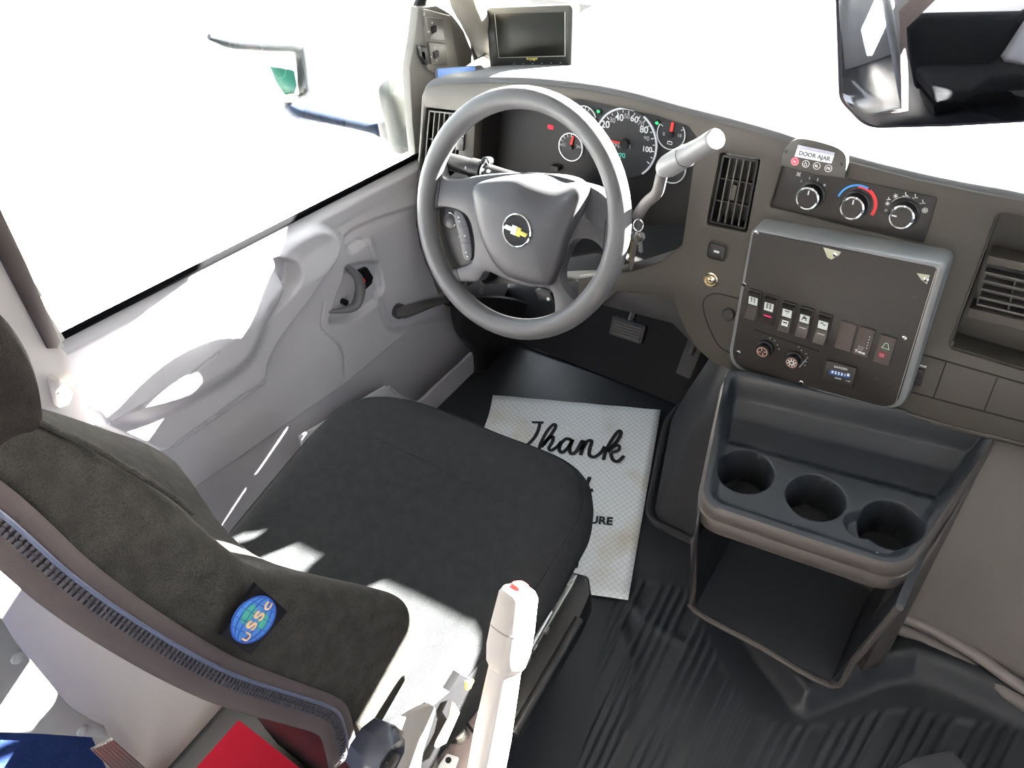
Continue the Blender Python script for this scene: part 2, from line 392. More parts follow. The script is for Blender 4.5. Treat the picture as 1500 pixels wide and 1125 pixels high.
# rounded crest along the top of the pad
def crest(p):
    d = (p-WH.O); v = d@WH.Y; n = d@WH.N; e_ = np.interp(d@WH.X, [-.07, 0, .07], [.060, .068, .050]); k = max(0, (v-(e_-.040)))/.040
    return p-WH.N*(.020*k*k*(1-min(1, abs(d@WH.X)/.095)**3*.6))
rings = [[crest(p) for p in r_] for r_ in rings]
mk('airbag_cover', *loft(rings), HUBM, wheel, ang=50)
WE = WF.off(.0255); ec = WE.loc(757, 338)
lathe('emblem_disc', WE, ec, [(.0240, -.004), (.0240, 0), (.0236, .001), (0, .001)], flat('emblem_black', (.02, .02, .022), .2), wheel)
lathe('emblem_ring', WE, ec, [(.0262, -.004), (.0262, .0012), (.0248, .0022), (.0236, .0012), (.0236, 0)], CHROME, wheel, seg=48)
def bow(u): # chevron-cross outline in emblem units
    return [(ec[0]+x*u, ec[1]+y*u) for x, y in u_pts]
u_pts = [(-.0200, .0030), (-.0085, .0030), (-.0085, .0066), (.0085, .0066), (.0085, .0030), (.0215, .0030), (.0185, -.0036), (.0085, -.0036), (.0085, -.0072), (-.0085, -.0072), (-.0085, -.0036), (-.0230, -.0036)]
rot = R(-5); pts = [(ec[0]+x*c_(rot)-y*s_(rot), ec[1]+x*s_(rot)+y*c_(rot)) for x, y in u_pts]
plate('bowtie_emblem', WE, pts, [], .002, .0004, flat('emblem_gold', (.50, .42, .10), .3, metal=.5), wheel, top=.0026)
lf = [p for p in [(-.0200, .0030), (-.0085, .0030), (-.0085, .0066), (.0005, .0066), (.0005, -.0072), (-.0085, -.0072), (-.0085, -.0036), (-.0230, -.0036)]]
pts = [(ec[0]+x*c_(rot)-y*s_(rot), ec[1]+x*s_(rot)+y*c_(rot)) for x, y in lf]
plate('emblem_silver_half', WE, pts, [], .002, .0003, flat('emblem_silver', (.85, .85, .83), .35, metal=.3), wheel, top=.0029)
# spoke end covers (visible joint lines to the rim)
for (x0, y0, x1, y1) in [(641, 303, 646, 262), (676, 414, 668, 392), (888, 322, 884, 372), (812, 458, 846, 446)]:
    a, b = WF.loc(x0, y0), WF.loc(x1, y1); mk('spoke_joint', *bar(WF, a, b, .001, .0015, .0026), BLACK, wheel, False)
# ---------------------------------------------------------------- steering column with stalk and shift lever
colm = thing('steering_column', (0, .10, .62), 'black plastic steering column shroud behind the steering wheel', 'steering column')
ax = -WF.N; b0 = WF.O+ax*.045+np.array([0.0, 0, 0])
rings = []
for d, wx, wy, dz in [(0, .055, .050, 0), (.015, .066, .058, -.004), (.07, .070, .062, -.01), (.16, .066, .058, -.02), (.24, .060, .055, -.03)]:
    c0 = b0+ax*d+np.array([0, 0, dz])
    rings.append([c0+WF.X*wx*np.sign(c_(a))*abs(c_(a))**.6+WF.Y*wy*np.sign(s_(a))*abs(s_(a))**.6 for a in np.linspace(0, 2*math.pi, 40, endpoint=False)])
mk('shroud', *loft(rings), DARKP, colm, ang=50)
# hub boot between shroud and wheel
lathe('hub_boot', WF, (0, 0), [(.05, -.05), (.05, -.03), (.06, -.016), (.0, -.016)], BLACKP, colm)
# multifunction stalk on the left
SF = WF.off(-.035)
A, B = SF.pw(656, 236), SF.pw(752, 262)
dr = (B-A)/np.linalg.norm(B-A); Ls = np.linalg.norm(B-A)
st = tube('turn_signal_stalk', [A, A+dr*.002, A+dr*Ls*.35, A+dr*Ls*.6, B, B+dr*.05-WF.N*.02], [.0120, .0140, .0140, .0130, .0115, .010], BLACKP, colm, seg=20, n=3)
tube('stalk_collar', [A+dr*Ls*.38, A+dr*Ls*.55], [.0160, .0160], BLACKP, st, seg=20, n=1)
tube('stalk_ring', [A+dr*Ls*.575, A+dr*Ls*.60], [.0150, .0150], STEEL, st, seg=20, n=1)
SG = SF.off(.0145)
V = []
for (x, y, k) in [(683, 246, 1), (706, 249, 1), (715, 251, 1)]:
    u, v = SG.loc(x, y); V.append(bxf(SG, u-.0022, u-.0012, v-.002, v+.002, -.003, .0008))
    V.append(bxf(SG, u+.0002, u+.0022, v-.0018, v-.0008, -.003, .0008)); V.append(bxf(SG, u+.0002, u+.0022, v+.0008, v+.0018, -.003, .0008))
mk('stalk_marks', *join(V), WHITE, st, False)
hz = SF.off(.004); u, v = hz.loc(711, 237)
lathe('hazard_button', hz, (u, v), [(.008, -.012), (.008, .001), (.007, .002), (0, .002)], BLACKP, colm, seg=20)
text('hazard_mark', hz.off(.002), 'A', (709, 240), (715, 241), WHITE, colm)
# shift lever on the right
ks = [at(930, 340, y=.085), at(934, 318, y=.08), at(946, 298, y=.07), at(962, 283, y=.062), at(968, 262, y=.056), at(972, 246, y=.05)]
tube('shift_lever_arm', ks, [.009, .009, .0085, .0085, .0085, .008], plastic('lever_grey', (.09, .085, .085), .5), colm, seg=16)
a, b = at(972, 247, y=.05), at(1049, 203, y=.03); ln = b-a
lever_m = plastic('lever_handle_grey', (.16, .16, .165), .4, bump=.08)
hd = tube('shift_lever_handle', [a-ln*.05, a, a+ln*.12, a+ln*.40, a+ln*.52, a+ln*.75, a+ln*.97, a+ln*1.0], [.006, .014, .0185, .0180, .0160, .0150, .0160, .0135], lever_m, colm, seg=22, n=4, sq=.85)
for k in (.40, .44): tube('handle_groove', [a+ln*k, a+ln*(k+.008)], [.0178, .0178], BLACK, hd, seg=22, n=1, sq=.86)
un = CP-a; un /= np.linalg.norm(un); V = []
HFm = Frame(a+un*.0165, ln, np.cross(un, ln))
for k in (.16, .22, .28): V.append(bxf(HFm, k*.1-.001, k*.1+.001, -.0012, .0012, -.003, .0006))
mk('handle_marks', *join(V), WHITE, hd, False)
TL = Frame(at(797, 436, y=.12), (1, 0, 0), (0, .35, .94))
plate('tilt_lever', TL, rnd([TL.loc(*p) for p in ((782, 424), (806, 429), (812, 444), (790, 442))], .003), [], .016, .002, BLACKP, colm, top=0)
lathe('tilt_lever_mark', TL, TL.loc(803, 438), [(.0035, -.0005), (.0032, .0006), (0, .0006)], WHITE, colm, seg=16)
# ignition lock and keys
IG = at(922, 318, y=.07)
tube('ignition_lock', [at(908, 330, y=.11), at(917, 322, y=.085), IG], [.015, .015, .012], BLACKP, colm, seg=18, n=1)
keys = thing('key_bunch', at(932, 350, y=.055), 'bunch of silver and brass keys hanging from the ignition beside the wheel', 'keys')
kc = at(935, 330, y=.055)
KF = Frame(kc, _Rt, _Up)
tube('key_ring', [KF.w(.0075*c_(t), .009*s_(t)) for t in np.linspace(0, 2*math.pi, 24, endpoint=False)], .0009, CHROME, keys, seg=8, n=1, closed=True)
def key(px0, py0, px1, py1, m, y):
    a, b = at(px0, py0, y=y), at(px1, py1, y=y); d = b-a; L = np.linalg.norm(d); K = Frame(a, d, np.cross(_F, d))
    hr = .0085
    o = [(hr*(1-c_(t)*1), hr*s_(t)) for t in np.linspace(R(35), R(325), 20)]
    o += [(hr*2.0, -.0035), (L*.95, -.0035), (L, 0), (L*.95, .0012), (L*.85, .0035), (L*.8, .0018), (L*.72, .0034), (L*.66, .002), (L*.58, .0036), (hr*2.0, .0035)]
    hole = [(.005+.0022*c_(t), .0022*s_(t)) for t in np.linspace(0, 2*math.pi, 12, endpoint=False)]
    return plate('key', K, o, [hole], .002, .0004, m, keys)
BR = flat('brass', (.55, .40, .15), .35, metal=.9)
key(933, 338, 923, 396, STEEL, .050); key(936, 340, 938, 370, STEEL, .047); key(931, 342, 922, 384, BR, .053)
# ---------------------------------------------------------------- dashboard
dash = thing('dashboard', (.3, .35, .45), 'dark grey dashboard running the width of the cab under the windshield', 'dashboard')
def D(*p): return [DF.loc(*q) for q in p]
brow = [(617, 140), (624, 128), (650, 123), (700, 121), (770, 122), (850, 130), (920, 143), (1000, 165), (1070, 183), (1140, 203), (1240, 236), (1340, 262), (1420, 279), (1500, 294), (1700, 342), (2000, 420)]
lower = [(2000, 770), (1700, 705), (1500, 652), (1400, 628), (1318, 604), (1200, 572), (1110, 550), (1070, 543), (1045, 533), (1022, 513), (1005, 487), (992, 458), (985, 430)]
# opening for the instruments: lower right edge is the bolster's top shadow line
brow = [DF.loc(*p) for p in brow]; brow.append((1.385, brow[-1][1]-.01)); lower = [(1.385, DF.loc(*lower[0])[1])]+[DF.loc(*p) for p in lower]
clus = rnd(D((697, 160), (760, 146), (850, 146), (960, 170), (1008, 186), (1020, 200), (1007, 300), (998, 362), (965, 385), (925, 398), (860, 415), (700, 420), (690, 300)), .012)
ventL = rnd(D((624, 158), (676, 164), (668, 250), (655, 262), (616, 250)), .004)
ventC = rnd(D((1055, 224), (1113, 233), (1093, 341), (1034, 329)), .005)
hvac = rnd(D((1146, 243), (1372, 291), (1352, 358), (1128, 303)), .004)
pock = rnd(D((1462, 310), (1900, 395), (1820, 640), (1388, 510)), .012)
left_low = [(918, 427), (850, 432), (846, 408), (925, 397), (966, 384), (998, 360), (1007, 300), (1020, 202), (1008, 186), (960, 170), (850, 146), (760, 146), (697, 160), (690, 300), (684, 420), (640, 425), (608, 330)]
outl = list(brow)+list(lower)+[DF.loc(*p) for p in left_low]
plate('face', DF, outl, [ventL, ventC, hvac, pock], .022, .004, DASH, dash)
# padded top
def top_z(u): return 0
rows = []
bw = crs([DF.w(p[0], p[1], -.004) for p in brow], 4)
for dy in (-.003, 0, .004, .012, .025, .045, .08, .13, .2, .3, .42, .58):
    rr = []
    for p in bw:
        drop = -.34*max(0, dy-.03) if dy < .22 else -.34*.19-.02*(dy-.22)
        z_ = p[2]+(-.006 if dy < -.001 else 0 if dy < .002 else .004 if dy < .01 else .006)+drop
        yb = .235; t = min(1, max(0, dy/.2)); rr.append([p[0], p[1]*(1-t)+yb*t+dy, z_])
    rows.append(rr)
def top_at(x, y):
    bz = np.interp(x, [p[0] for p in bw], [p[2] for p in bw]); dy = y-.235; dr = -.34*max(0, dy-.03) if dy < .22 else -.34*.19-.02*(dy-.22)
    return bz+.006+dr
tp = mk('top_pad', *grid(rows), DASH_TOP, dash, ang=60); thick(tp, .01)
# side cheek by the door and the underside
a = [DF.pw(617, 140), DF.pw(608, 330), DF.pw(640, 430)]
rows = [[p+np.array([0.004, dy, 0]) for p in crs(a, 4)] for dy in (0, .02, .1, .3)]
thick(mk('end_cheek', *grid(rows), DASH, dash), .006)
# rolled lower lip of the passenger side
lp = crs([DF.w(p[0], p[1], -.002) for p in lower[:8]], 3)
rows = [[p+np.array([0, a_, b_]) for p in lp] for a_, b_ in ((-.004, .004), (.0, -.006), (.012, -.014), (.05, -.02), (.2, -.03), (.4, -.04))]
thick(mk('under_lip', *grid(rows), DASH, dash), .004)
# grooves of the three small cover panels over the lip
V = []
for ln in ([(1344, 517), (1500, 562), (1700, 618)], [(1320, 570), (1366, 583), (1500, 618), (1700, 668)]):
    for p, q in zip(ln[:-1], ln[1:]): V.append(bar(DF, DF.loc(*p), DF.loc(*q), .0022, -.002, .0006))
for p, q in (((1386, 531), (1367, 583)), ((1461, 553), (1441, 603)), ((1545, 577), (1525, 627))): V.append(bar(DF, DF.loc(*p), DF.loc(*q), .0018, -.002, .0006))
mk('panel_gap', *join(V), BLACK, dash, False)
# curved storage door outline behind the control box
g = crs([DF.loc(*p) for p in [(1085, 438), (1050, 430), (1034, 436), (1030, 450), (1038, 478), (1052, 505), (1070, 518)]], 4)
mk('small_lid_gap', *stroke(DF, g, .0018, .0006), BLACK, dash, False)
# aux thumb switch
sw = plate('aux_rocker', DF, rnd(D((1345, 538), (1355, 541), (1349, 566), (1338, 562)), .004), [], .006, .001, BLACKP, dash, top=.0035)
V = []
for k in range(5):
    a, b = DF.loc(1343.5-k*.9, 545+k*3.2), DF.loc(1351.5-k*.9, 547+k*3.2); V.append(bar(DF, a, b, .0008, .003, .0048))
mk('thumb_ridges', *join(V), DARKP, sw, False)
text('aux_lettering', DF, 'AUX', (1347, 536), (1357, 539), WHITE, dash, bold=.02)
# socket, bezel switch on the stack
def DL(px, py): return DF.loc(px, py)
bz = DL(1051, 367)
plate('switch_bezel', DF, rnd([(bz[0]+x, bz[1]+y) for x, y in ((-.017, .015), (.017, .015), (.017, -.016), (-.017, -.016))], .008), [], .006, .0015, DASH, dash, top=.0025)
plate('bezel_gap', DF, rnd([(bz[0]+x, bz[1]+y) for x, y in ((-.0155, .0135), (.0155, .0135), (.0155, -.0145), (-.0155, -.0145))], .007), [], .003, .0005, BLACK, dash, top=.0029)
bt = plate('stack_button', DF, rnd([(bz[0]+x, bz[1]+y) for x, y in ((-.0135, .0115), (.0135, .0115), (.0135, -.0125), (-.0135, -.0125))], .006), [], .006, .0012, DARKP, dash, top=.0045)
mk('button_icon', *bxf(DF, bz[0]-.004, bz[0]+.005, bz[1]-.002, bz[1]+.0015, .004, .0051), WHITE, bt, False)
sk = DL(1042, 409)
lathe('socket_ring', DF, sk, [(.0125, 0), (.0125, .003), (.0105, .0045), (.0095, .003), (.0095, -.004), (.0, -.004)], flat('brass_chrome', (.75, .66, .5), .25, metal=1), dash)
lathe('socket_core', DF, sk, [(.006, -.003), (.006, .002), (.003, .004), (0, .004)], flat('brass_chrome2', (.8, .7, .5), .2, metal=1), dash)
lathe('cubby_knob', DF, DL(1068, 460), [(.011, 0), (.011, .004), (.009, .006), (0, .006)], DARKP, dash)
# -------- vents
def vent(poly_px, depth, nv, nh, mv, dense_h=False, marg=.003, tabs=None):
    q = [np.array(DF.loc(*p)) for p in poly_px]
    bi = lambda s, t: (q[0]*(1-s)+q[1]*s)*(1-t)+(q[3]*(1-s)+q[2]*s)*t
    hous = [bi(0, 0), bi(1, 0), bi(1, 1), bi(0, 1)]
    V = []
    for a, b in zip(hous, hous[1:]+hous[:1]): V.append(bar(DF, a, b, .003, -depth, -.002))
    bk = join(V+[([DF.w(*p, -depth) for p in hous], [(0, 1, 2, 3)])])
    v = mk('air_vent', *bk, BLACKP, dash, False)
    if poly_px[0] == (624, 158): fr_ = DARKP
    vm = plastic('vane', (.05, .047, .043), .5)
    for k in range(nv+2):
        s = k/(nv+1); mk('vane', *bar(DF, bi(s, .02), bi(s, .98), .0022, -.014, -.0035), vm, v, False)
    for k in range(nh+2):
        t = k/(nh+1); mk('cross_vane', *bar(DF, bi(.0, t), bi(1, t), .0018, -.016, -.0045), DARKP, v, False)
    if tabs:
        u, w_ = bi(*tabs); mk('vent_thumbwheel', *bxf(DF, u-.003, u+.003, w_-.012, w_+.012, -.01, -.0015), DASH, v, False)
    return v
vent([(1059, 229), (1109, 237), (1090, 336), (1040, 325)], .03, 4, 2, 0, tabs=(.5, .5))
vent([(628, 163), (672, 168), (664, 244), (621, 244)], .03, 5, 1, 0)
# right-hand recess: shelf, horizontal vent, lower tray
PD = DF.off(-.055)
def PP(*pts): return [DF.loc(*p) for p in pts]
V = []
ring = PP((1462, 310), (1900, 395), (1820, 640), (1388, 510))
for a, b in zip(ring, ring[1:]+ring[:1]): V.append(bar(DF, a, b, .003, -.058, -.006))
V.append(([DF.w(*p, -.057) for p in ring], [(0, 1, 2, 3)]))
mk('storage_recess', *join(V), DASH, dash, False)
# shelf rails either side of the horizontal vent
for (a, b, c, d) in (((1446, 377), (1860, 462), (1857, 474), (1442, 390)), ((1418, 454), (1850, 560), (1846, 574), (1412, 468))):
    plate('recess_rail', DF, PP(a, b, c, d), [], .04, .002, DASH, dash, top=-.008)
vp_ = [(1436, 392), (1856, 486), (1850, 556), (1420, 452)]
q = [np.array(DF.loc(*p)) for p in vp_]; bi = lambda s, t: (q[0]*(1-s)+q[1]*s)*(1-t)+(q[3]*(1-s)+q[2]*s)*t
hv = mk('wide_air_vent', [DF.w(*bi(s, t), -.04) for s, t in ((0, 0), (1, 0), (1, 1), (0, 1))], [(0, 1, 2, 3)], BLACKP, dash, False)
vm = plastic('vane_h', (.06, .056, .052), .5)
for t in (.16, .36, .56, .76, .94): mk('vane', *bar(DF, bi(.02, t), bi(1, t), .0028, -.03, -.012), vm, hv, False)
for s in (.02, .14, .28, .44, .6): mk('cross_vane', *bar(DF, bi(s, .16), bi(s, .94), .0022, -.035, -.016), DARKP, hv, False)
# -------- climate control panel sunk in the face
HV = DF.off(-.006)
hp = plate('climate_panel', HV, [HV.loc(*p) for p in ((1144, 241), (1374, 290), (1354, 361), (1126, 305))], [], .006, .001, PANELB, dash)
kc_ = [(1186, 288), (1251, 302), (1323, 315)]
for i, (px, py) in enumerate(kc_):
    c0 = HV.off(.008).loc(px, py)
    kb = lathe('climate_knob', HV, c0, [(.0205, 0), (.0205, .002), (.0175, .003), (.0168, .018), (.0150, .020), (0, .020)], BLACKP, dash, seg=40)
    K2 = HV.off(.020)
    kc2 = c0
    lathe('knob_ring', HV, kc2, [(.0168, .017), (.0170, .0200), (.0155, .0218), (.0140, .0205), (.0138, .0190)], CHROME, kb, seg=40)
    an = R([90, 92, 180][i]); d = np.array([c_(an), s_(an)])
    mk('knob_pointer', *bar(HV, np.array(kc2)+d*.006, np.array(kc2)+d*.0125, .0018, .019, .0207), WHITE, kb, False)
# dial prints
def onp(px, py): return np.array(HV.loc(px, py))
V = []
for (px, py, w_, h_) in ((1174, 265, .0012, .003), (1186, 261, .0012, .004), (1198, 263, .0016, .0045), (1208, 271, .003, .003)):
    u, v = onp(px, py); V.append(bxf(HV, u-w_/2, u+w_/2, v-h_/2, v+h_/2, -.0003, .0007))
u, v = onp(1170, 255)
for k in range(4):
    a = R(45+90*k); V.append(bar(HV, (u, v), (u+.0038*c_(a), v+.0038*s_(a)), .0022, -.0003, .0007))
mk('fan_marks', *join(V), GREYP, hp, False)
uc = HV.off(.008).loc(1251, 302); uc = np.array(uc)+np.array([.001, .001])
ringm('cold_arc', HV, uc, .0262, .0285, flat('cold_blue', (.03, .22, .65), .5), hp, h=.0008, a0=170, a1=70)
ringm('hot_arc', HV, uc, .0238, .0262, flat('hot_red', (.6, .03, .04), .5), hp, h=.0009, a0=100, a1=50)
ringm('hot_arc', HV, uc, .0238, .0285, flat('hot_red2', (.6, .03, .04), .5), hp, h=.0009, a0=62, a1=-22)
u3 = np.array(HV.off(.008).loc(1323, 315))
ringm('mode_arc', HV, u3, .0232, .0240, GREYP, hp, h=.0008, a0=150, a1=88)
V = []
def glyph(px, py, k, kind):
    u, v = onp(px, py); L = []
    if kind == 'flake':
        for j in range(6):
            a = R(60*j); L.append(bar(HV, (u, v), (u+k*c_(a), v+k*s_(a)), .0008, -.0003, .0007))
    if kind == 'seat':
        L += [bar(HV, (u-.4*k, v+k), (u+.1*k, v-.4*k), .001, -.0003, .0007), bar(HV, (u+.1*k, v-.4*k), (u+k, v-.2*k), .001, -.0003, .0007),
              bar(HV, (u-k, v-.6*k), (u-.2*k, v-.9*k), .0008, -.0003, .0007)]
    if kind == 'o':
        P_ = [(u+k*c_(t), v+k*s_(t)) for t in np.linspace(0, 2*math.pi, 9)]
        for a, b in zip(P_[:-1], P_[1:]): L.append(bar(HV, a, b, .0007, -.0003, .0007))
    return L
for g_ in ((1298, 308, .0016, 'o'), (1300, 298, .0032, 'flake'), (1302, 291, .0024, 'seat'), (1312, 287, .0035, 'flake'), (1327, 285, .0035, 'seat'), (1341, 288, .0035, 'seat'), (1352, 296, .0034, 'seat'), (1355, 308, .0036, 'flake'), (1355, 308, .0036, 'o')): V += glyph(*g_)
mk('mode_marks', *join(V), WHITE, hp, False)
# -------- instrument cluster
CF = DF.off(-.075)
cl = plate('instrument_cluster', CF, rnd([CF.loc(*p) for p in ((640, 120), (1060, 150), (1045, 330), (640, 330))], .01), [], .01, .001, flat('cluster_black', (.008, .0075, .008), .5), dash)
# hood walls from the face opening back to the dials
rr = [[DF.w(p[0], p[1], n) for p in clus] for n in (-.012, -.075)]
hd_ = mk('cluster_hood', *loft(rr, cap=False), flat('hood_black', (.01, .009, .0085), .7), dash, ang=50)
# lower steering-side ledge inside the opening
g1 = rnd([CF.loc(*p) for p in ((830, 238), (866, 238), (872, 252), (870, 265), (800, 262), (808, 250))], .003)
DIAL = flat('dial_face', (.018, .018, .020), .5); RIMC = flat('dial_rim', (.75, .76, .8), .25, metal=.3)
NEED = flat('needle_red', (.85, .03, .02), .5, .6)
def gauge(px, py, r, name, arcs, ticks, needle, txt=()):
    c0 = CF.loc(px, py); g_ = lathe(name, CF, c0, [(r, 0), (r, .002), (0, .002)], DIAL, dash, seg=56)
    for a0, a1 in arcs: ringm('dial_rim', CF, c0, r*.97, r*1.02+.0003, RIMC, g_, h=.0035, a0=a0, a1=a1)
    V = []
    for a, L in ticks:
        d = np.array([c_(R(a)), s_(R(a))]); V.append(bar(CF, np.array(c0)+d*r*.95, np.array(c0)+d*r*(.95-L), .0009 if r < .03 else .0013, .0015, .0028))
    if V: mk('dial_ticks', *join(V), WHITE, g_, False)
    if needle:
        a, L, wd = needle; d = np.array([c_(R(a)), s_(R(a))])
        mk('needle', *bar(CF, np.array(c0)+d*r*.1, np.array(c0)+d*r*L, wd, .004, .0052), NEED, g_, False)
        lathe('needle_cap', CF, c0, [(r*.22, .002), (r*.2, .007), (0, .007)], BLACKP, g_, seg=24)
    return g_, c0
G, sc0 = gauge(917, 210, .0590, 'speedometer', [(-48, 62), (82, 215)], [], None)
V = []
for i in range(21):
    a = 205-i*11.6+2; L = .10 if i % 2 == 0 else .06
    d = np.array([c_(R(a)), s_(R(a))]); V.append(bar(CF, np.array(sc0)+d*.0555, np.array(sc0)+d*(.0555-.059*L), .0013, .0015, .0028))
mk('dial_ticks', *join(V), WHITE, G, False)
d = np.array([c_(R(181)), s_(R(181))])
mk('needle', *bar(CF, np.array(sc0)+d*.004, np.array(sc0)+d*.048, .0018, .004, .0055), NEED, G, False)
lathe('needle_cap', CF, sc0, [(.009, .002), (.008, .009), (0, .009)], BLACKP, G, seg=24)
for s, A_, B_ in (('20', (882, 186), (894, 187)), ('30', (894, 178), (902, 180)), ('40', (902, 175), (914, 177)), ('50', (915, 172), (923, 174)), ('60', (924, 176), (935, 180)), ('70', (935, 182), (943, 186)), ('80', (938, 193), (950, 195)), ('90', (944, 205), (952, 206)), ('100', (943, 221), (956, 223)), ('10', (875, 198), (883, 198)), ('0', (874, 212), (878, 212))):
    text('dial_numeral', CF, s, A_, B_, WHITE if s in ('20', '40', '60', '80', '100') else GREYP, G, h=.003, bold=.01)
text('gear_letters', CF, 'PRNDM1', (893, 214), (924, 218), GREYP, G, h=.003)
text('odometer', CF, '770', (904, 231), (917, 231), flat('odo_green', (.05, .35, .28), .5, .5), G, h=.003)
tk = [(a, .2) for a in range(30, 200, 28)]
g_, c0 = gauge(837, 215, .0245, 'temperature_gauge', [(0, 360)], [(180-i*22, .22) for i in range(5)], (78, .85, .0035))
text('dial_numeral', CF, '100', (822, 214), (830, 214), GREYP, g_, h=.003); text('dial_numeral', CF, '260', (845, 216), (853, 217), GREYP, g_, h=.003)
g_, c0 = gauge(984, 196, .0250, 'battery_gauge', [(150, 360+40)], [(150, .2), (30, .2)], (88, .8, .0045))
V = []
u, v = CF.loc(982, 209)
for a, b in (((-.004, -.002), (.004, -.002)), ((.004, -.002), (.004, .0022)), ((.004, .0022), (-.004, .0022)), ((-.004, .0022), (-.004, -.002)), ((-.0025, .003), (-.001, .003)), ((.001, .003), (.0025, .003))): V.append(bar(CF, (u+a[0], v+a[1]), (u+b[0], v+b[1]), .0007, .0015, .003))
mk('battery_mark', *join(V), WHITE, g_, False)
text('dial_numeral', CF, '8', (972, 198), (975, 198), GREYP, g_, h=.003); text('dial_numeral', CF, '18', (994, 200), (999, 201), GREYP, g_, h=.003)
gauge(985, 246, .0250, 'oil_gauge', [(180, 400)], [], None); gauge(857, 175, .0235, 'fuel_gauge', [(20, 200)], [(150-i*20, .2) for i in range(5)], None)
text('oil_mark', CF, '15', (981, 257), (987, 259), GREYP, dash, h=.003)
for (px, py, m, nm) in ((877, 163, GREENL, 'left_arrow_lamp'), (963, 180, GREENL, 'right_arrow_lamp')):
    u, v = CF.loc(px, py); lf = -1 if px < 900 else 1
    lathe('lamp_well', CF, (u, v), [(.006, 0), (.006, .0015), (0, .0015)], BLACK, dash, seg=20)
    plate('turn_arrow_lamp', CF, [(u+lf*.0032, v), (u, v+.003), (u, v+.0013), (u-lf*.0028, v+.0013), (u-lf*.0028, v-.0013), (u, v-.0013), (u, v-.003)], [], .001, .0001, m, dash, top=.0022)
u, v = CF.loc(807, 186)
wl = plate('brake_warning_lamp', CF, rnd([(u-.0055, v+.0035), (u+.0055, v+.003), (u+.005, v-.004), (u-.006, v-.0038)], .001), [], .0012, .0001, flat('warning_red', (.9, .01, .03), .5, 1.2), dash, top=.0012)
# trip button and headlight switch to the left of the wheel
mk('trip_button', *bxf(CF, *sorted([CF.loc(811, 245)[0], CF.loc(822, 245)[0]]), *sorted([CF.loc(815, 247)[1], CF.loc(815, 241)[1]]), 0, .012), DARKP, dash, False)
hs = plate('headlight_switch', DF, rnd(D((671, 178), (683, 180), (680, 221), (669, 219)), .002), [], .006, .001, BLACKP, dash, top=.004)
for y0 in (188, 206): mk('switch_segment', *bar(DF, DF.loc(673, y0), DF.loc(681, y0+1), .009, .003, .0052), DARKP, hs, False)
mk('switch_mark', *bar(DF, DF.loc(672, 198), DF.loc(681, 199), .001, .003, .0056), WHITE, hs, False)
# knee bolster and lower trim under the column
BF = DF.off(-.006)
bo = crs([BF.loc(*p) for p in [(1000, 352), (988, 372), (960, 386), (925, 396), (860, 405), (780, 408), (700, 408), (690, 425), (720, 440), (860, 446), (905, 440), (918, 428), (935, 431), (965, 434), (985, 442), (1002, 462), (1015, 490), (1030, 520), (1040, 480), (1020, 420)]], 3, True)
pb_ = [(1004, 350), (988, 374), (960, 388), (920, 398), (846, 406), (846, 440), (880, 446), (908, 424), (922, 430), (962, 434), (985, 444), (1004, 468), (1018, 500), (1050, 530), (1060, 400)]
plate('knee_bolster', BF, [BF.loc(*p) for p in pb_], [], .01, .002, DASH, dash, top=-.0015)
lowF = DF.off(-.02)
plate('lower_trim', lowF, rnd([lowF.loc(*p) for p in [(820, 405), (920, 425), (1000, 440), (1030, 520), (1015, 505), (985, 474), (900, 452), (820, 430)]], .004), [], .012, .002, DARKP, dash)
# dark bulkhead under the dash
fw = [(-.42, .30, .46), (1.0,.3,.43),(1.0,.62,.43), (-.42, .62, .46)]
thick(mk('under_dash_panel', [(-.40, .24, .47), (.26, .24, .46), (.26, .70, .44), (-.40, .70, .44)], [(0, 1, 2, 3)], DARKP, dash, False), .004)
# ---------------------------------------------------------------- auxiliary switch box
BX = Frame((.32, .148, .68), (1, 0, 0.0), (0, s_(R(9)), c_(R(9))))
def B(*p): return [BX.loc(*q) for q in p]
box = thing('switch_box', BX.w(.13, -.12, -.02), 'grey metal box of rocker switches with rounded lower corners, above the cup holders', 'control box')
GREYBOX = plastic('box_paint', (.125, .13, .135), .3, bump=.05, spec=.6)
ob = rnd(B((1100, 336), (1388, 388), (1322, 606), (1062, 540)), [.010, .012, .036, .040], 10)
plate('housing', BX, ob, [], .052, .0055, GREYBOX, box, top=0)
ib = rnd(B((1104, 339), (1374, 392), (1312, 600), (1070, 535)), [.007, .008, .030, .034], 10)
fp = plate('face_plate', BX, ib, [], .003, .0006, PANELB, box, top=.0018)
BT = BX.off(.0018)
def T(*q): return BT.loc(*q)
# shiny square of an older panel edge line on the right
V = [bar(BT, T(1371, 397), T(1312, 590), .0007, -.0003, .0005)]
mk('bright_edge', *join(V), STEEL, fp, False)
# torn label remains under the bezel
plate('paper_scrap', BT, [T(*p) for p in ((1206, 362), (1232, 369), (1229, 374), (1218, 380), (1212, 377))], [], .0008, .0001, flat('scrap', (.4, .40, .3), .7), box, top=.0006)
plate('paper_scrap', BT, [T(*p) for p in ((1343, 400), (1362, 403), (1358, 416), (1350, 410))], [], .0008, .0001, flat('scrap2', (.45, .45, .35), .7), box, top=.0006)
for (px, py) in ((1224, 373), (1108, 341), (1357, 409), (1090, 416), (1325, 495), (1082, 516), (1174, 560), (1245, 408)):
    if (px, py) == (1245, 408): continue
    s1 = lathe('panel_screw', BT, T(px, py), [(.0040, 0), (.0038, .0014), (.0026, .0024), (0, .0026)], CHROME, box, seg=20)
    u, v = T(px, py); mk('screw_slot', *join([bxf(BT, u-.0016, u+.0016, v-.0003, v+.0003, .0023, .0029), bxf(BT, u-.0003, u+.0003, v-.0016, v+.0016, .0023, .0029)]), BLACK, s1, False)
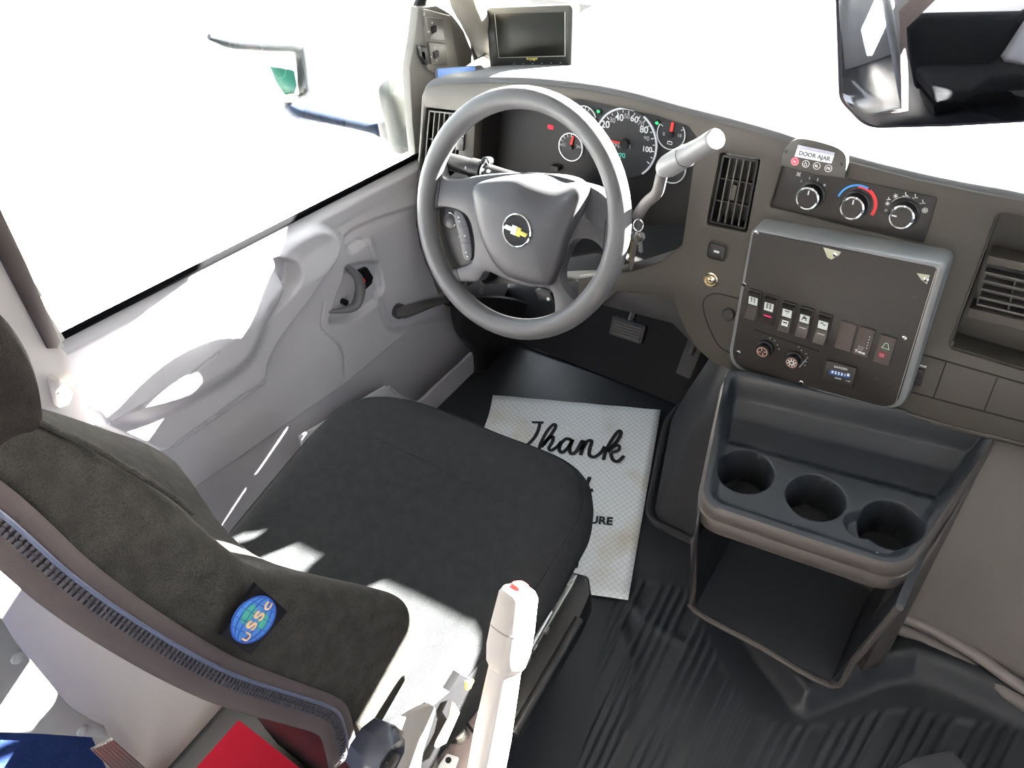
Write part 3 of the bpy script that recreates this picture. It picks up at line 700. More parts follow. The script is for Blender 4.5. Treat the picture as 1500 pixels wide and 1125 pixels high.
for (px, py) in ((1340, 434), (1326, 470), (1284, 555), (1302, 562)):
    lathe('old_screw_hole', BT, T(px, py), [(.0018, -.001), (.0024, .0004), (.0012, .0004), (0, .0001)], DARKP, box, seg=14)
# eight rockers / covers
ROCK = plastic('rocker_black', (.020, .018, .018), .35, bump=.05)
cov = plastic('rocker_cover', (.045, .036, .034), .5)
LIT = flat('icon_white', (.70, .74, .70), .6)
tops = [(1108, 424), (1132, 432), (1158, 442), (1184, 450), (1211, 459), (1245, 472), (1272, 480), (1303, 492)]
dn = np.array(T(1147, 500))-np.array(T(1160, 440)); dn /= np.linalg.norm(dn); rt = np.array([-dn[1], dn[0]]); rt = rt if rt[0] > 0 else -rt
L_ = [.052]*5+[.048]*3; pitch = None
def rocker(i, cx, cy):
    c0 = np.array(T(cx, cy)); w2 = .0108 if i < 5 else .0115; L = L_[i]
    tl, tr = c0-rt*w2, c0+rt*w2; bl, br = tl+dn*L, tr+dn*L
    if i < 5:
        fr = plate('rocker_switch', BT, rnd([tuple(p) for p in (tl, tr, br, bl)], .002), [], .008, .0008, ROCK, box, top=.0035)
        # curved paddle
        rows = []
        for t in np.linspace(0, 1, 13):
            h = .0045+.0055*(2*abs(t-.52))**1.6 if i != 1 else .0045+.006*(1-t)**1.2
            a = c0-rt*(w2-.0014)+dn*(L*(.05+.9*t)); b = c0+rt*(w2-.0014)+dn*(L*(.05+.9*t))
            rows.append([BT.w(a[0], a[1], .001), BT.w(a[0], a[1], h-.0008), BT.w(*(a+rt*.001), h), BT.w(*(b-rt*.001), h), BT.w(b[0], b[1], h-.0008), BT.w(b[0], b[1], .001)])
        V_, F_ = grid(rows); n_ = len(rows); F_ += [tuple(range(6)), tuple(6*(n_-1)+k for k in range(6))]
        pd = mk('rocker_paddle', V_, F_, ROCK, fr)
        def hh(t): return (.0045+.0055*(2*abs(t-.52))**1.6 if i != 1 else .0045+.006*(1-t)**1.2)
        def quad(t0, t1, s0, s1, e=.0004):
            pts = []
            for t, s in ((t0, s0), (t0, s1), (t1, s1), (t1, s0)):
                p = c0+rt*s*w2+dn*L*(.05+.9*t); pts.append((p, hh(t)+e))
            Vq = [BT.w(p[0], p[1], h) for p, h in pts]+[BT.w(p[0], p[1], h-.0012) for p, h in pts]
            return Vq, [(0, 1, 2, 3), (4, 5, 6, 7), (0, 1, 5, 4), (1, 2, 6, 5), (2, 3, 7, 6), (3, 0, 4, 7)]
        a_ = .16; mk('switch_icon', *quad(a_, a_+.32, -.66, .66), LIT, fr, False)
        q_ = []
        if i in (0, 1):
            for k in range(3): q_ += [quad(a_+.03+.07*k, a_+.07+.07*k, -.38+.05*j, -.1+.05*j, .0008) for j in (0, 9)]
        if i == 2: q_ = [quad(a_+.05, a_+.09, -.35, .35, .0008), quad(a_+.14, a_+.18, -.1, .1, .0008)]
        if i == 3: q_ = [quad(a_+.03, a_+.08, -.15, .05, .0008), quad(a_+.09, a_+.16, -.3, .3, .0008), quad(a_+.16, a_+.22, -.4, -.2, .0008), quad(a_+.16, a_+.22, .1, .3, .0008)]
        if i == 4: q_ = [quad(a_+.06, a_+.10, -.35, .0, .0008), quad(a_+.12, a_+.16, .0, .35, .0008)]
        mk('icon_print', *join(q_), BLACK, fr, False)
        if i == 1: mk('red_switch_light', *quad(.68, .71, -.5, .55), flat('switch_red', (1, .02, .1), .4, 1.5), fr, False)
        if i in (3, 4): mk('switch_light', *quad(.66, .685, -.5, .5), GREYP, fr, False)
        if i == 2:
            mk('switch_icon', *quad(.62, .80, -.45, .45), LIT, fr, False); mk('icon_print', *quad(.66, .70, -.3, .3, .0008), BLACK, fr, False)
    else:
        m = cov
        fr = plate('blank_switch_cover' if i == 5 else ('retarder_level_display' if i == 6 else 'alarm_cover'), BT, rnd([tuple(p) for p in (tl, tr, br, bl)], .0012), [], .006, .0008, m, box, top=.0035)
        S3 = BT.off(.0035)
        if i == 6:
            Vd = [bxf(S3, *(lambda q: (q[0]-.0005, q[0]+.0005, q[1]-.0008, q[1]+.0008))(c0+rt*.006+dn*(.012+.005*k)), -.0002, .0005) for k in range(5)]
            mk('level_marks', *join(Vd), WHITE, fr, False)
            a = c0-rt*.0088+dn*.0435; b = c0+rt*.0062+dn*.0435; text2('retarder_lettering', S3, 'Telma', a, b, WHITE, fr, bold=.03)
            a = c0-rt*.006+dn*.0335; text2('level_lettering', S3, 'Power', a, a+rt*.0085, GREYP, fr); a = c0-rt*.006+dn*.0372; text2('level_lettering', S3, 'Level', a, a+rt*.0078, GREYP, fr)
        if i == 7:
            q0 = c0+dn*.017; Bp = [q0-rt*.0055+dn*.003, q0+rt*.0055+dn*.003, q0+rt*.0035-dn*.0005, q0+rt*.0025-dn*.005, q0-dn*.0065, q0-rt*.0025-dn*.005, q0-rt*.0035-dn*.0005]
            Vb = [bar(S3, a, b, .0008, -.0002, .0006) for a, b in zip(Bp, Bp[1:]+Bp[:1])]
            mk('bell_icon', *join(Vb), flat('bell_green', (.35, .6, .42), .5), fr, False)
            q1 = c0+dn*.032-rt*.002
            rl = plate('alarm_lamp', S3, [tuple(q1-rt*.0045-dn*.0045), tuple(q1+rt*.0045-dn*.0045), tuple(q1+rt*.0045+dn*.0045), tuple(q1-rt*.0045+dn*.0045)], [], .002, .0003, flat('alarm_red', (.17, .008, .02), .4), fr, top=.001)
            S4 = S3.off(.001)
            text2('alarm_lettering', S4, 'FLUID', q1-rt*.0034-dn*.0005, q1+rt*.0034-dn*.0005, flat('pinkprint', (.6, .3, .35)), fr); text2('alarm_lettering', S4, 'TEMP', q1-rt*.0034+dn*.003, q1+rt*.0034+dn*.003, flat('pinkprint2', (.6, .3, .35)), fr)
for i, (cx, cy) in enumerate(tops): rocker(i, cx, cy)
# dark bracket line, knobs and hour meter
mk('bracket_gap', *bar(BT, T(1105, 483), T(1200, 515), .0022, -.0003, .0006), BLACK, box, False)
COP = flat('knob_copper', (.42, .24, .19), .4); 
for (px, py, kind) in ((1117, 515, 0), (1160, 531, 1)):
    c0 = T(px, py)
    kb = lathe('round_knob', BX, BX.off(.016).loc(px, py), [(.0140, 0), (.0135, .006), (.0112, .0075), (.0106, .0160), (.0095, .0172), (0, .0172)], BLACKP, box, seg=32)
    KF2 = BX.off(.0172); c1 = np.array(BX.off(.016).loc(px, py))
    ringm('knob_face_ring', KF2, c1, .0074, .0086, COP, kb, h=.0006)
    V = []
    for j in range(4 if kind == 0 else 8):
        a = R(45*j+20) if kind else R(90*j+20); V.append(bar(KF2, c1+np.array([c_(a), s_(a)])*.0022, c1+np.array([c_(a), s_(a)])*.0066, .0014, -.0003, .0006))
    mk('fan_icon', *join(V), COP if kind == 0 else WHITE, kb, False)
V = []
for (px, py) in ((1128, 495), (1135, 499), (1139, 505), (1141, 511), (1170, 508), (1174, 513), (1181, 518), (1183, 524), (1181, 530), (1179, 535)):
    u, v = T(px, py); V.append(bxf(BT, u-.0009, u+.0009, v-.0009, v+.0009, -.0003, .0005))
for j in range(4): V.append(bar(BT, T(1171+j*2.6, 538-j*3), T(1173.5+j*2.6, 535-j*3), .0012, -.0003, .0005))
mk('knob_scale', *join(V), GREYP, box, False)
hm_o = rnd(B((1212, 525), (1257, 537), (1249, 568), (1206, 554)), .003)
hm = plate('hour_meter', BT, hm_o, [], .008, .0012, PANELB, box, top=.0045)
HM = BT.off(.0045)
plate('counter_window', HM, [HM.loc(*p) for p in ((1216, 541), (1247, 548.5), (1245, 555), (1214, 547.5))], [], .001, .0001, flat('counter_blue', (.02, .05, .14), .3), hm, top=.0006)
text('counter_digits', HM.off(.0006), '0 2 2 5 1', (1218, 546), (1238, 551), flat('digit_white', (.7, .75, .8), .5, .4), hm, bold=.02)
mk('tenths_digit', *bar(HM, HM.loc(1241, 548.5), HM.loc(1244.5, 549.5), .0045, 0, .0012), WHITE, hm, False)
text('meter_lettering', HM, 'DATCON', (1222, 538), (1241, 542.5), WHITE, hm)
text('meter_lettering', HM, 'HOURS', (1223, 554), (1232, 556), WHITE, hm); text('meter_lettering', HM, '1/10', (1239, 558.5), (1245, 560), WHITE, hm)
# ---------------------------------------------------------------- door interlock display
IF = DF.off(.012)
ipx = [(1144, 243), (1146, 228), (1152, 214), (1162, 206), (1176, 203), (1205, 209), (1228, 217), (1238, 226), (1240, 240), (1237, 262), (1190, 256)]
ind = thing('interlock_display', DF.pw(1190, 235, .005), 'small dark plate with a white DOOR AJAR display above the climate knobs', 'warning display')
plate('mounting_plate', IF, [IF.loc(*p) for p in crs(ipx[:10], 4)+[(1190, 256)]], [], .012, .0018, plastic('display_plate', (.04, .038, .035), .4, bump=.05), ind, top=0)
I2 = IF
scr = plate('display_window', I2, [I2.loc(*p) for p in ((1168, 217), (1222, 228), (1218, 239.5), (1164, 229))], [], .001, .0002, flat('display_white', (.80, .83, .90), .5, .35), ind, top=.0007)
plate('title_strip', I2, [I2.loc(*p) for p in ((1169, 212), (1223, 223.5), (1222, 228), (1168, 217))], [], .001, .0002, flat('title_violet', (.42, .40, .55), .5), ind, top=.0006)
text('title_lettering', I2.off(.0006), 'GATEWAY INTERLOCK SYSTEM', (1170, 215.5), (1221, 226.5), WHITE, ind, h=.0005)
text('display_lettering', I2.off(.0007), 'DOOR AJAR', (1170, 226.5), (1216, 236), flat('display_grey', (.10, .10, .10), .6), ind, h=.0005, bold=.035)
for i, (px, py) in enumerate(((1164.5, 236.5), (1180.5, 240), (1196.5, 243), (1213.5, 246.5))):
    c0 = I2.loc(px, py); m = flat('ring_red', (.85, .03, .07), .5, .6) if i == 0 else WHITE
    if i == 0: lathe('lamp_disc', I2, c0, [(.0057, -.0003), (.0057, .0004), (0, .0004)], m, ind, seg=24)
    ringm('lamp_ring', I2, c0, .0044, .0052, flat('ring_pink', (.9, .5, .5)) if i == 0 else WHITE, ind, h=.0008, seg=28)
    if i == 1:
        u, v = c0; V = [bar(I2, (u-.0005, v+.0032), (u-.0005, v), .0009, -.0003, .0006), bar(I2, (u-.0005, v+.0005), (u+.0015, v+.0003), .0007, -.0003, .0006), bar(I2, (u+.0012, v), (u+.0022, v-.0025), .0007, -.0003, .0006)]
        V += [bar(I2, (u-.0003+.0021*c_(R(t)), v-.0008+.0021*s_(R(t))), (u-.0003+.0021*c_(R(t+40)), v-.0008+.0021*s_(R(t+40))), .0006, -.0003, .0006) for t in range(120, 330, 40)]
        mk('wheelchair_mark', *join(V), WHITE, ind, False)
    else:
        d = .0026; text2('lamp_lettering', I2.off(.0004 if i == 0 else 0), ('PK', '', 'BL', 'PB')[i], (c0[0]-d, c0[1]-.0018), (c0[0]+d, c0[1]-.0018), WHITE, ind, h=.0005, bold=.02)
for (px, py) in ((1151, 222), (1232, 241)):
    lathe('screw', I2, I2.loc(px, py), [(.0024, -.0003), (.0022, .0008), (0, .001)], DARKP, ind, seg=14)
# ---------------------------------------------------------------- cup-holder console
cons = thing('cup_holder_console', (.55, -.02, .10), 'black plastic console with three round cup holders over an open storage bin', 'console')
zc = .405
c4 = [at(1024, 742, z=zc), at(1322, 842, z=zc), at(1456, 646, z=.415), at(1062, 556, z=.415)]
# tray moulded as a height field over a level frame, then mapped on the four-sided outline
cups = [at(1092, 690, z=zc), at(1195, 728, z=zc), at(1306, 768, z=zc)]
nu, nv = 230, 190
us = np.linspace(0, 1, nu); vs = np.linspace(0, 1, nv); U, V_ = np.meshgrid(us, vs)
Pq = ((1-U)[..., None]*c4[0]+U[..., None]*c4[1])*(1-V_)[..., None]+((1-U)[..., None]*c4[3]+U[..., None]*c4[2])*V_[..., None]
# soften the plan corners
def plan(P):
    X, Y = P[..., 0], P[..., 1]
    poly = rnd([tuple(q[:2]) for q in c4], [.045, .05, .02, .03], 8); return X, Y, poly
X, Y, poly = plan(Pq); 
edge = sdf(X, Y, poly)
flo = ss(edge, .008, .024)
Z = zc+.012*(1-flo)*1.0
back = ss(V_, .50, .62); Z = Z-.022*back*flo
Z = Z+.0*V_
bw_ = ss(V_, .80, 1.0); Z = Z+.028*bw_
lip_in = ss(U, .05, .0)+ss(U, .95, 1.0); Z = Z+0.012*np.clip(lip_in, 0, 1)*ss(V_, .3, .7)
for cc in cups:
    dd = np.hypot(X-cc[0], Y-cc[1]); Z = np.where(dd < .0450, np.maximum(Z-.002*ss(.0450-dd, 0, .004), zc-.075), Z)
    Z = Z-.072*ss(.0425-dd, 0, .004)
cc = cups[2]; dd = np.hypot(X-(cc[0]-.035), Y-(cc[1]-.02)); Z = Z-.018*ss(.026-dd, 0, .012)*(np.hypot(X-cc[0], Y-cc[1]) > .04)
Z = Z-.03*ss(-edge, 0.0, .006)
Pz = np.stack([X, Y, Z], -1)
b = nu; idx = np.arange(U.size).reshape(U.shape); q = np.stack([idx[:-1, :-1], idx[:-1, 1:], idx[1:, 1:], idx[1:, :-1]], -1).reshape(-1, 4)
K = (edge > -.004).ravel(); q = q[K[q].all(1)]
mk('cup_tray', Pz.reshape(-1, 3).tolist(), q.tolist(), CONS, cons, ang=60)
# stepped fascia hanging from the rim
pl = np.array(poly); cen = pl.mean(0)
def ringat(k, z, zb=None):
    out_ = []
    for p in pl:
        d = p-cen; L = np.linalg.norm(d); s = (L+k)/L; t = (p[1]+.17)/.34
        out_.append([cen[0]+d[0]*s, cen[1]+d[1]*s, z+.022*max(0, min(1, t))])
    return out_
mk('fascia', *loft([ringat(-.001, zc+.010), ringat(.003, zc+.006), ringat(.005, zc-.002), ringat(.006, zc-.014), ringat(.0035, zc-.0165), ringat(.0035, zc-.019), ringat(.006, zc-.021), ringat(.005, zc-.048), ringat(-.004, zc-.056)], cap=False), FASC, cons, ang=50)
# bin shell
fl, frr = at(1018, 890, y=-.135), at(1216, 999, y=-.135)
tl, tr = at(1020, 790, y=-.150), at(1312, 884, y=-.150)
th = .006
def wallq(p, s, dn_=None):
    return p
def slab(a, b, c, d, n, t):
    n = np.array(n, float)*t; V = [a, b, c, d, a+n, b+n, c+n, d+n]
    return V, [(0, 1, 2, 3), (4, 5, 6, 7), (0, 1, 5, 4), (1, 2, 6, 5), (2, 3, 7, 6), (3, 0, 4, 7)]
dep = np.array([0, .20, 0]); up_ = np.array([0, 0, .0])
tl2, tr2, bl2, br2 = tl, tr, fl, frr
binm = join([slab(tl2, bl2, bl2+dep, tl2+dep, (-1, 0, 0), .007), slab(bl2, br2, br2+dep*.9+np.array([0, 0, .03]), bl2+dep*.9+np.array([0, 0, .03]), (0, 0, -1), .008),
             slab(tr2, br2, br2+dep*.9, tr2+dep, (1, 0, -.1), .012), slab(tl2+dep, tr2+dep, br2+dep, bl2+dep, (0, 1, 0), .006)])
mk('storage_bin', *binm, CONS, cons, ang=40)
P_ = [tl2+np.array([-.002, -.003, -.0]), tl2*.3+bl2*.7+np.array([-.002, -.003, 0]), bl2+np.array([.0, -.003, -.003]), bl2*.5+br2*.5+np.array([0, -.003, -.004]), br2+np.array([.004, -.003, -.003]), tr2*.35+br2*.65+np.array([.006, -.003, 0]), tr2+np.array([.006, -.003, 0])]
tube('bin_rim', P_, .0055, FASC, cons, seg=10, n=4)
# flared right leg panel behind the bin
a0, a1, a2, a3 = at(1330, 858, z=.36), at(1454, 652, z=.40), at(1296, 968, z=.10), at(1262, 984, z=.09)
rows = []
for t in np.linspace(0, 1, 8):
    p = a0*(1-t)+a3*t; q_ = a1*(1-t)+a2*t
    rows.append([p+np.array([-.02, .02, 0]), p, p*.7+q_*.3+np.array([.004, 0, 0]), p*.3+q_*.7+np.array([.004, 0, 0]), q_, q_+np.array([-.02, .03, 0])])
thick(mk('side_panel', *grid(rows), FASC, cons, ang=60), .005)
lf0, lf1 = at(1020, 760, z=.38), at(1060, 566, z=.42)
rows = [[p+np.array([0, 0, -dz]), q_+np.array([0, 0, -dz]) ] for dz in (0, .05, .15, .25) for p, q_ in [(lf0+np.array([.0, 0, 0]), lf1)]]
thick(mk('side_panel', *grid(rows), CONS, cons), .004)
V = []
for (px, py) in ((1052, 752), (1066, 757), (1162, 770), (1285, 810), (1294, 817), (1338, 804)):
    p = at(px, py, z=zc+.001); Lf = Frame(p, (1, 0, 0), (0, 1, 0)); V.append(lathe('x', Lf, (0, 0), [(.0018, -.002), (.0018, .0003), (.0009, .0006), (0, .0002)], CONS, raw=True, seg=10))
mk('rivet_dimple', *join(V), STEEL, cons)
# ---------------------------------------------------------------- floor
FL = Frame((0, 0, 0), (1, 0, 0), (0, 1, 0))
ribpoly = [at(*p, z=0)[:2] for p in ((905, 845), (1000, 860), (1040, 940), (1075, 1010), (1100, 1048), (1160, 1065), (1230, 1062), (1290, 1043), (1340, 1040), (1400, 1055), (1500, 1066), (1700, 1090), (1700, 1500), (800, 1500), (820, 1300), (850, 1125), (880, 960))]
ridge = [at(*p, z=.02)[:2] for p in ((1180, 1020), (1230, 1000), (1290, 975), (1340, 968), (1400, 990), (1500, 1035), (1700, 1110))]
upper = [tuple(p) for p in ridge]+[(1.6, .8), (.45, .8), (.45, -.05)]
stp_ = .0028
us = np.arange(-.40, 1.26, stp_); vs = np.arange(-1.25, .75, .006); Ug, Vg = np.meshgrid(us, vs)
Xg = Ug+(Vg+.30)*np.clip((Ug-.56)*.48, -.11, .14); Yg = Vg
r = sdf(Xg, Yg, ribpoly); k = ss(r, -.003, .004)
ci = np.round(Ug/stp_).astype(int); ph = ci % 6; grp = (ci//6) % 5
rib = np.where(ph == 3, 1.0, np.where((ph == 2) | (ph == 4), .75, 0.0))*(grp != 4)
d = sdf(Xg, Yg, upper)
Zg = -.0022*k+k*rib*.0036+.035*ss(d, -.030, .015)-.022*ss(d, .02, .06)+.0035*np.sin(Xg*9+Yg*5)*ss(-r, .02, .08)
# creases of the loose mat next to the seat base
for c_l, am in (([(.30, -.20), (.36, -.26), (.40, -.36)], .005), ([(.26, -.13), (.33, -.16), (.42, -.17)], .004)): Zg = Zg+am*(1-ss(ldist(Xg, Yg, c_l), 0, .02))
b_ = len(us); idx = np.arange(Ug.size).reshape(Ug.shape); q = np.stack([idx[:-1, :-1], idx[:-1, 1:], idx[1:, 1:], idx[1:, :-1]], -1).reshape(-1, 4)
fo = mk('floor', np.stack([Xg, Yg, Zg], -1).reshape(-1, 3), q, RUB, ang=50); tag(fo, 'black ribbed rubber floor covering', kind='structure')
tw = mk('floor', [(-.42, .36, .0), (.32, .36, .0), (.32, .64, .22), (-.42, .64, .22), (-.42, .72, .5), (.32, .72, .5)], [(0, 1, 2, 3), (3, 2, 5, 4)], plastic('toe_carpet', (.010, .009, .010), .9, bump=.3), ang=80); tag(tw, 'dark toe board', kind='structure'); thick(tw, .01)
# ---------------------------------------------------------------- engine cover
eng = thing('engine_cover', (.75, .3, 0), 'grey-brown moulded engine cover between the footwells under the dashboard', 'engine cover')
def rr_(x0, x1, y0, y1, r, z, n=8):
    return [(p[0], p[1], z) for p in rnd([(x0, y0), (x1, y0), (x1, y1), (x0, y1)], [r, r*.8, .02, .02], n)]
rings = []
for z, x0, y0, r in ((-.005, .40, .036, .05), (.02, .40, .042, .05), (.10, .40, .068, .05), (.2, .40, .105, .05), (.3, .41, .150, .05), (.36, .42, .185, .05), (.39, .43, .21, .05), (.405, .46, .26, .04)):
    rings.append(rr_(x0, 1.12, y0, .70, r, z))
mk('cover_shell', *loft(rings), ENG, eng, ang=60)
rings = []
for z, xa, xb, y0, ins_ in ((-.004, .238, .150, .045, 0), (.03, .240, .152, .048, 0), (.12, .256, .180, .070, 0), (.22, .278, .215, .110, 0), (.32, .305, .250, .150, 0), (.37, .33, .28, .175, .0), (.395, .36, .32, .20, 0)):
    P_ = rnd([(xa, y0), (.46, y0-.005), (.46, .70), (xb+.03, .70), (xb, .30)], [.05, .002, .002, .03, .12], 10); rings.append([(p[0], p[1], z) for p in P_])
SIDE = plastic('side_cover_dark', (.018, .018, .021), .75)
mk('driver_side_cover', *loft(rings), SIDE, eng, ang=60)
P_ = rnd([(.46, .036), (.228, .036), (.140, .30), (.17, .60)], [0, .05, .12, .0], 10)
tube('side_flange', [(p[0], p[1], .006) for p in P_], .008, SIDE, eng, seg=10, n=1)
P2 = [p for p in crs([at(1320, 902, z=.05), at(1362, 920, z=.05), at(1430, 960, z=.048), at(1500, 1008, z=.045), at(1640, 1090, z=.045)], 4)]
tube('lower_flange', P2, .010, plastic('flange_grey', (.17, .15, .14), .35), eng, seg=12, n=1)
tube('lower_flange', [p+np.array([0, -.012, -.022]) for p in P2], .012, ENG, eng, seg=12, n=1)
# ---------------------------------------------------------------- paper floor mat
A_, B_, C_ = at(722, 580, z=.004), at(968, 602, z=.004), at(920, 880, z=.004); D_ = A_+C_-B_
mat_p = nt('paper')[0]; n = mat_p.node_tree; b = n.nodes['Principled BSDF']; b.inputs['Roughness'].default_value = .8
tc = n.nodes.new('ShaderNodeTexCoord'); mp = n.nodes.new('ShaderNodeMapping'); mp.inputs['Rotation'].default_value = (0, 0, R(23+45)); n.links.new(tc.outputs['Object'], mp.inputs[0])
ck = n.nodes.new('ShaderNodeTexChecker'); ck.inputs['Scale'].default_value = 150; n.links.new(mp.outputs[0], ck.inputs[0])
ck.inputs['Color1'].default_value = (.88, .88, .89, 1); ck.inputs['Color2'].default_value = (.74, .75, .76, 1)
nz = n.nodes.new('ShaderNodeTexNoise'); nz.inputs['Scale'].default_value = 7; nz.inputs['Detail'].default_value = 5; n.links.new(tc.outputs['Object'], nz.inputs[0])
rp = n.nodes.new('ShaderNodeValToRGB'); rp.color_ramp.elements[0].position = .52; rp.color_ramp.elements[0].color = (1, 1, 1, 1); rp.color_ramp.elements[1].position = .72; rp.color_ramp.elements[1].color = (.78, .72, .62, 1); n.links.new(nz.outputs['Fac'], rp.inputs[0])
mx = n.nodes.new('ShaderNodeMix'); mx.data_type = 'RGBA'; mx.blend_type = 'MULTIPLY'; mx.inputs['Factor'].default_value = 1; n.links.new(ck.outputs[0], mx.inputs['A']); n.links.new(rp.outputs[0], mx.inputs['B']); n.links.new(mx.outputs['Result'], b.inputs['Base Color'])
bp = n.nodes.new('ShaderNodeBump'); bp.inputs['Strength'].default_value = .5; bp.inputs['Distance'].default_value = .001; n.links.new(ck.outputs['Fac'], bp.inputs['Height']); n.links.new(bp.outputs[0], b.inputs['Normal'])
rows = []
for t in np.linspace(0, 1, 30):
    rr = []
    for s in np.linspace(0, 1, 24):
        p = (A_*(1-s)+B_*s)*(1-t)+(D_*(1-s)+C_*s)*t
        p = p+np.array([.010*(1-s)**3*math.sin(t*9), 0, .0025+.004*(1-s)**2*abs(math.sin(t*8))+.001*math.sin(s*14+t*5)**2]); rr.append(p)
    rows.append(rr)
mat_ = thing('paper_floor_mat', (A_+C_)/2, 'white embossed paper floor mat printed with Thank in black script, on the driver floor', 'paper mat')
thick(mk('paper_sheet', *grid(rows), mat_p, mat_), .0006)
MF = Frame((0, 0, .0095), (1, 0, 0), (0, 1, 0)); INK = flat('black_ink', (.012, .011, .012), .7)
def mpx(*c): return [MF.loc(680+x/4.6875, 560+y/4.6875) for x, y in c]
S = []
wd = .0082
S.append(stroke(MF, mpx((390, 328), (412, 300), (432, 276), (480, 276), (545, 277)), .0070, .0004)); S.append(stroke(MF, mpx((520, 280), (508, 330), (478, 385), (430, 432), (390, 455)), wd, .0004))
S.append(stroke(MF, mpx((512, 468), (530, 410), (570, 335), (612, 290), (628, 305), (600, 355), (560, 405), (530, 445)), wd, .0004)); S.append(stroke(MF, mpx((545, 430), (580, 385), (610, 375), (605, 410), (582, 450), (598, 468), (640, 440), (668, 405)), wd, .0004))
S.append(stroke(MF, mpx((735, 395), (700, 388), (665, 420), (652, 460), (672, 482), (712, 450), (745, 395)), wd, .0004)); S.append(stroke(MF, mpx((745, 392), (725, 450), (732, 488), (765, 478), (800, 420), (815, 398)), wd, .0004))
S.append(stroke(MF, mpx((822, 400), (812, 450), (798, 500)), wd, .0004)); S.append(stroke(MF, mpx((805, 465), (845, 405), (875, 405), (862, 455), (860, 500), (895, 512), (940, 480), (965, 440)), wd, .0004))
S.append(stroke(MF, mpx((955, 532), (975, 465), (1020, 385), (1060, 335), (1076, 350), (1045, 410), (985, 465)), wd, .0004)); S.append(stroke(MF, mpx((985, 480), (1030, 440), (1062, 435), (1060, 465), (1010, 482)), wd*.85, .0004)); S.append(stroke(MF, mpx((1005, 485), (1020, 530), (1055, 542), (1098, 505)), wd, .0004))
mk('script_lettering', *join(S), INK, mat_, False)
S = [stroke(MF, mpx((862, 650), (845, 700), (850, 745), (885, 738)), wd, .0004), stroke(MF, mpx((800, 650), (770, 720), (800, 745), (845, 690)), wd, .0004)]
mk('script_lettering', *join(S), INK, mat_, False)
text('bold_lettering', MF, 'URE', (863, 766), (897, 769), INK, mat_, h=.0004, bold=.03)
e0, e1 = MF.loc(849, 805), MF.loc(841, 834)
mk('exclamation_mark', *join([loft([[MF.w(*p, z) for p in [MF.loc(*q) for q in ((842, 802), (854, 804), (848, 821), (842, 820))]] for z in (-.0003, .0004)]), loft([[MF.w(*p, z) for p in [MF.loc(*q) for q in ((837, 824), (848, 825), (846, 832), (835, 831))]] for z in (-.0003, .0004)])]), INK, mat_, False)
# ---------------------------------------------------------------- pedals
ped = thing('brake_pedal', at(918, 484, y=.30), 'black ribbed brake pedal under the steering column', 'pedal')
pc = at(918, 484, y=.30); PF = Frame(pc, (1, 0, 0.06), (0, .6, .8))
plate('pedal_pad', PF, rnd([(-.043, .022), (.04, .022), (.04, -.02), (-.04, -.02)], .006), [], .014, .003, RUB, ped)
mk('pad_ribs', *join([bxf(PF, -.034, .034, v-.0015, v+.0015, -.001, .003) for v in (-.012, -.006, 0, .006, .012)]), plastic('rib_rubber', (.06, .055, .05), .5), ped, False)
tube('pedal_arm', [pc-PF.N*.01, pc+np.array([.0, .05, .06]), pc+np.array([0, .08, .2])], .008, DARKP, ped, n=3)
ped = thing('accelerator_pedal', at(1012, 520, y=.36), 'black accelerator pedal in shadow beside the engine cover', 'pedal')
pc = at(1012, 520, y=.36); PF = Frame(pc, (1, 0, 0), (0, .7, .7))
plate('pedal_pad', PF, rnd([(-.02, .05), (.02, .05), (.018, -.05), (-.018, -.05)], .006), [], .012, .003, DARKP, ped)
tube('pedal_arm', [pc, pc+np.array([0, .05, .06]), pc+np.array([0, .09, .18])], .006, DARKP, ped, n=3)
# kick panel with hood release at the left of the footwell
kp = thing('kick_panel', (-.36, .3, .1), 'dark plastic kick panel with a hood release lever between door and footwell', 'trim panel')
KP = Frame((-.345, .2, .2), (-.12, 1, 0), (0, 0, 1)); KP = Frame((-.34, .2, .2), (.10, 1, 0), (0, 0, 1)); 
kpo = [KP.loc(*p) for p in ((668, 470), (740, 440), (800, 500), (735, 612), (690, 645), (694, 560))]
KP2 = Frame((-.335, .20, .2), (0.05, 1, 0), (0, 0, 1))
plate('panel', KP2, [KP2.loc(*p) for p in crs([(676, 440), (760, 440), (790, 470), (745, 545), (722, 600), (716, 640), (692, 650), (700, 560), (697, 515), (676, 488)], 3, True)], [], .02, .004, DARKP, kp)
plate('release_lever', KP2, rnd([KP2.loc(*p) for p in ((707, 515), (736, 506), (735, 530), (708, 545))], .003), [], .012, .002, BLACKP, kp, top=.008)
u, v = KP2.loc(727, 529)
mk('hood_icon', *bar(KP2, (u-.004, v-.001), (u+.004, v+.002), .002, .0075, .0088), WHITE, kp, False)
tube('panel_seam', [KP2.pw(*p, n=.002) for p in ((757, 500), (748, 520), (742, 545), (728, 575))], .0012, DOORP, kp, seg=8)

# dark plastic foot of a bracket standing on the ribbed mat at the lower edge of the view
fbp = Frame((0, 0, .045), (1, 0, 0), (0, 1, 0)); fb = thing('floor_bracket', at(1370, 1120, z=0), 'dark grey plastic bracket foot on the ribbed mat in front of the engine cover', 'bracket')
plate('bracket_cover', fbp, rnd([fbp.loc(*p) for p in ((1300, 1128), (1338, 1108), (1396, 1096), (1424, 1128), (1440, 1180), (1290, 1190))], .008), [], .045, .008, plastic('bracket_dark', (.035, .036, .042), .5), fb, top=0)
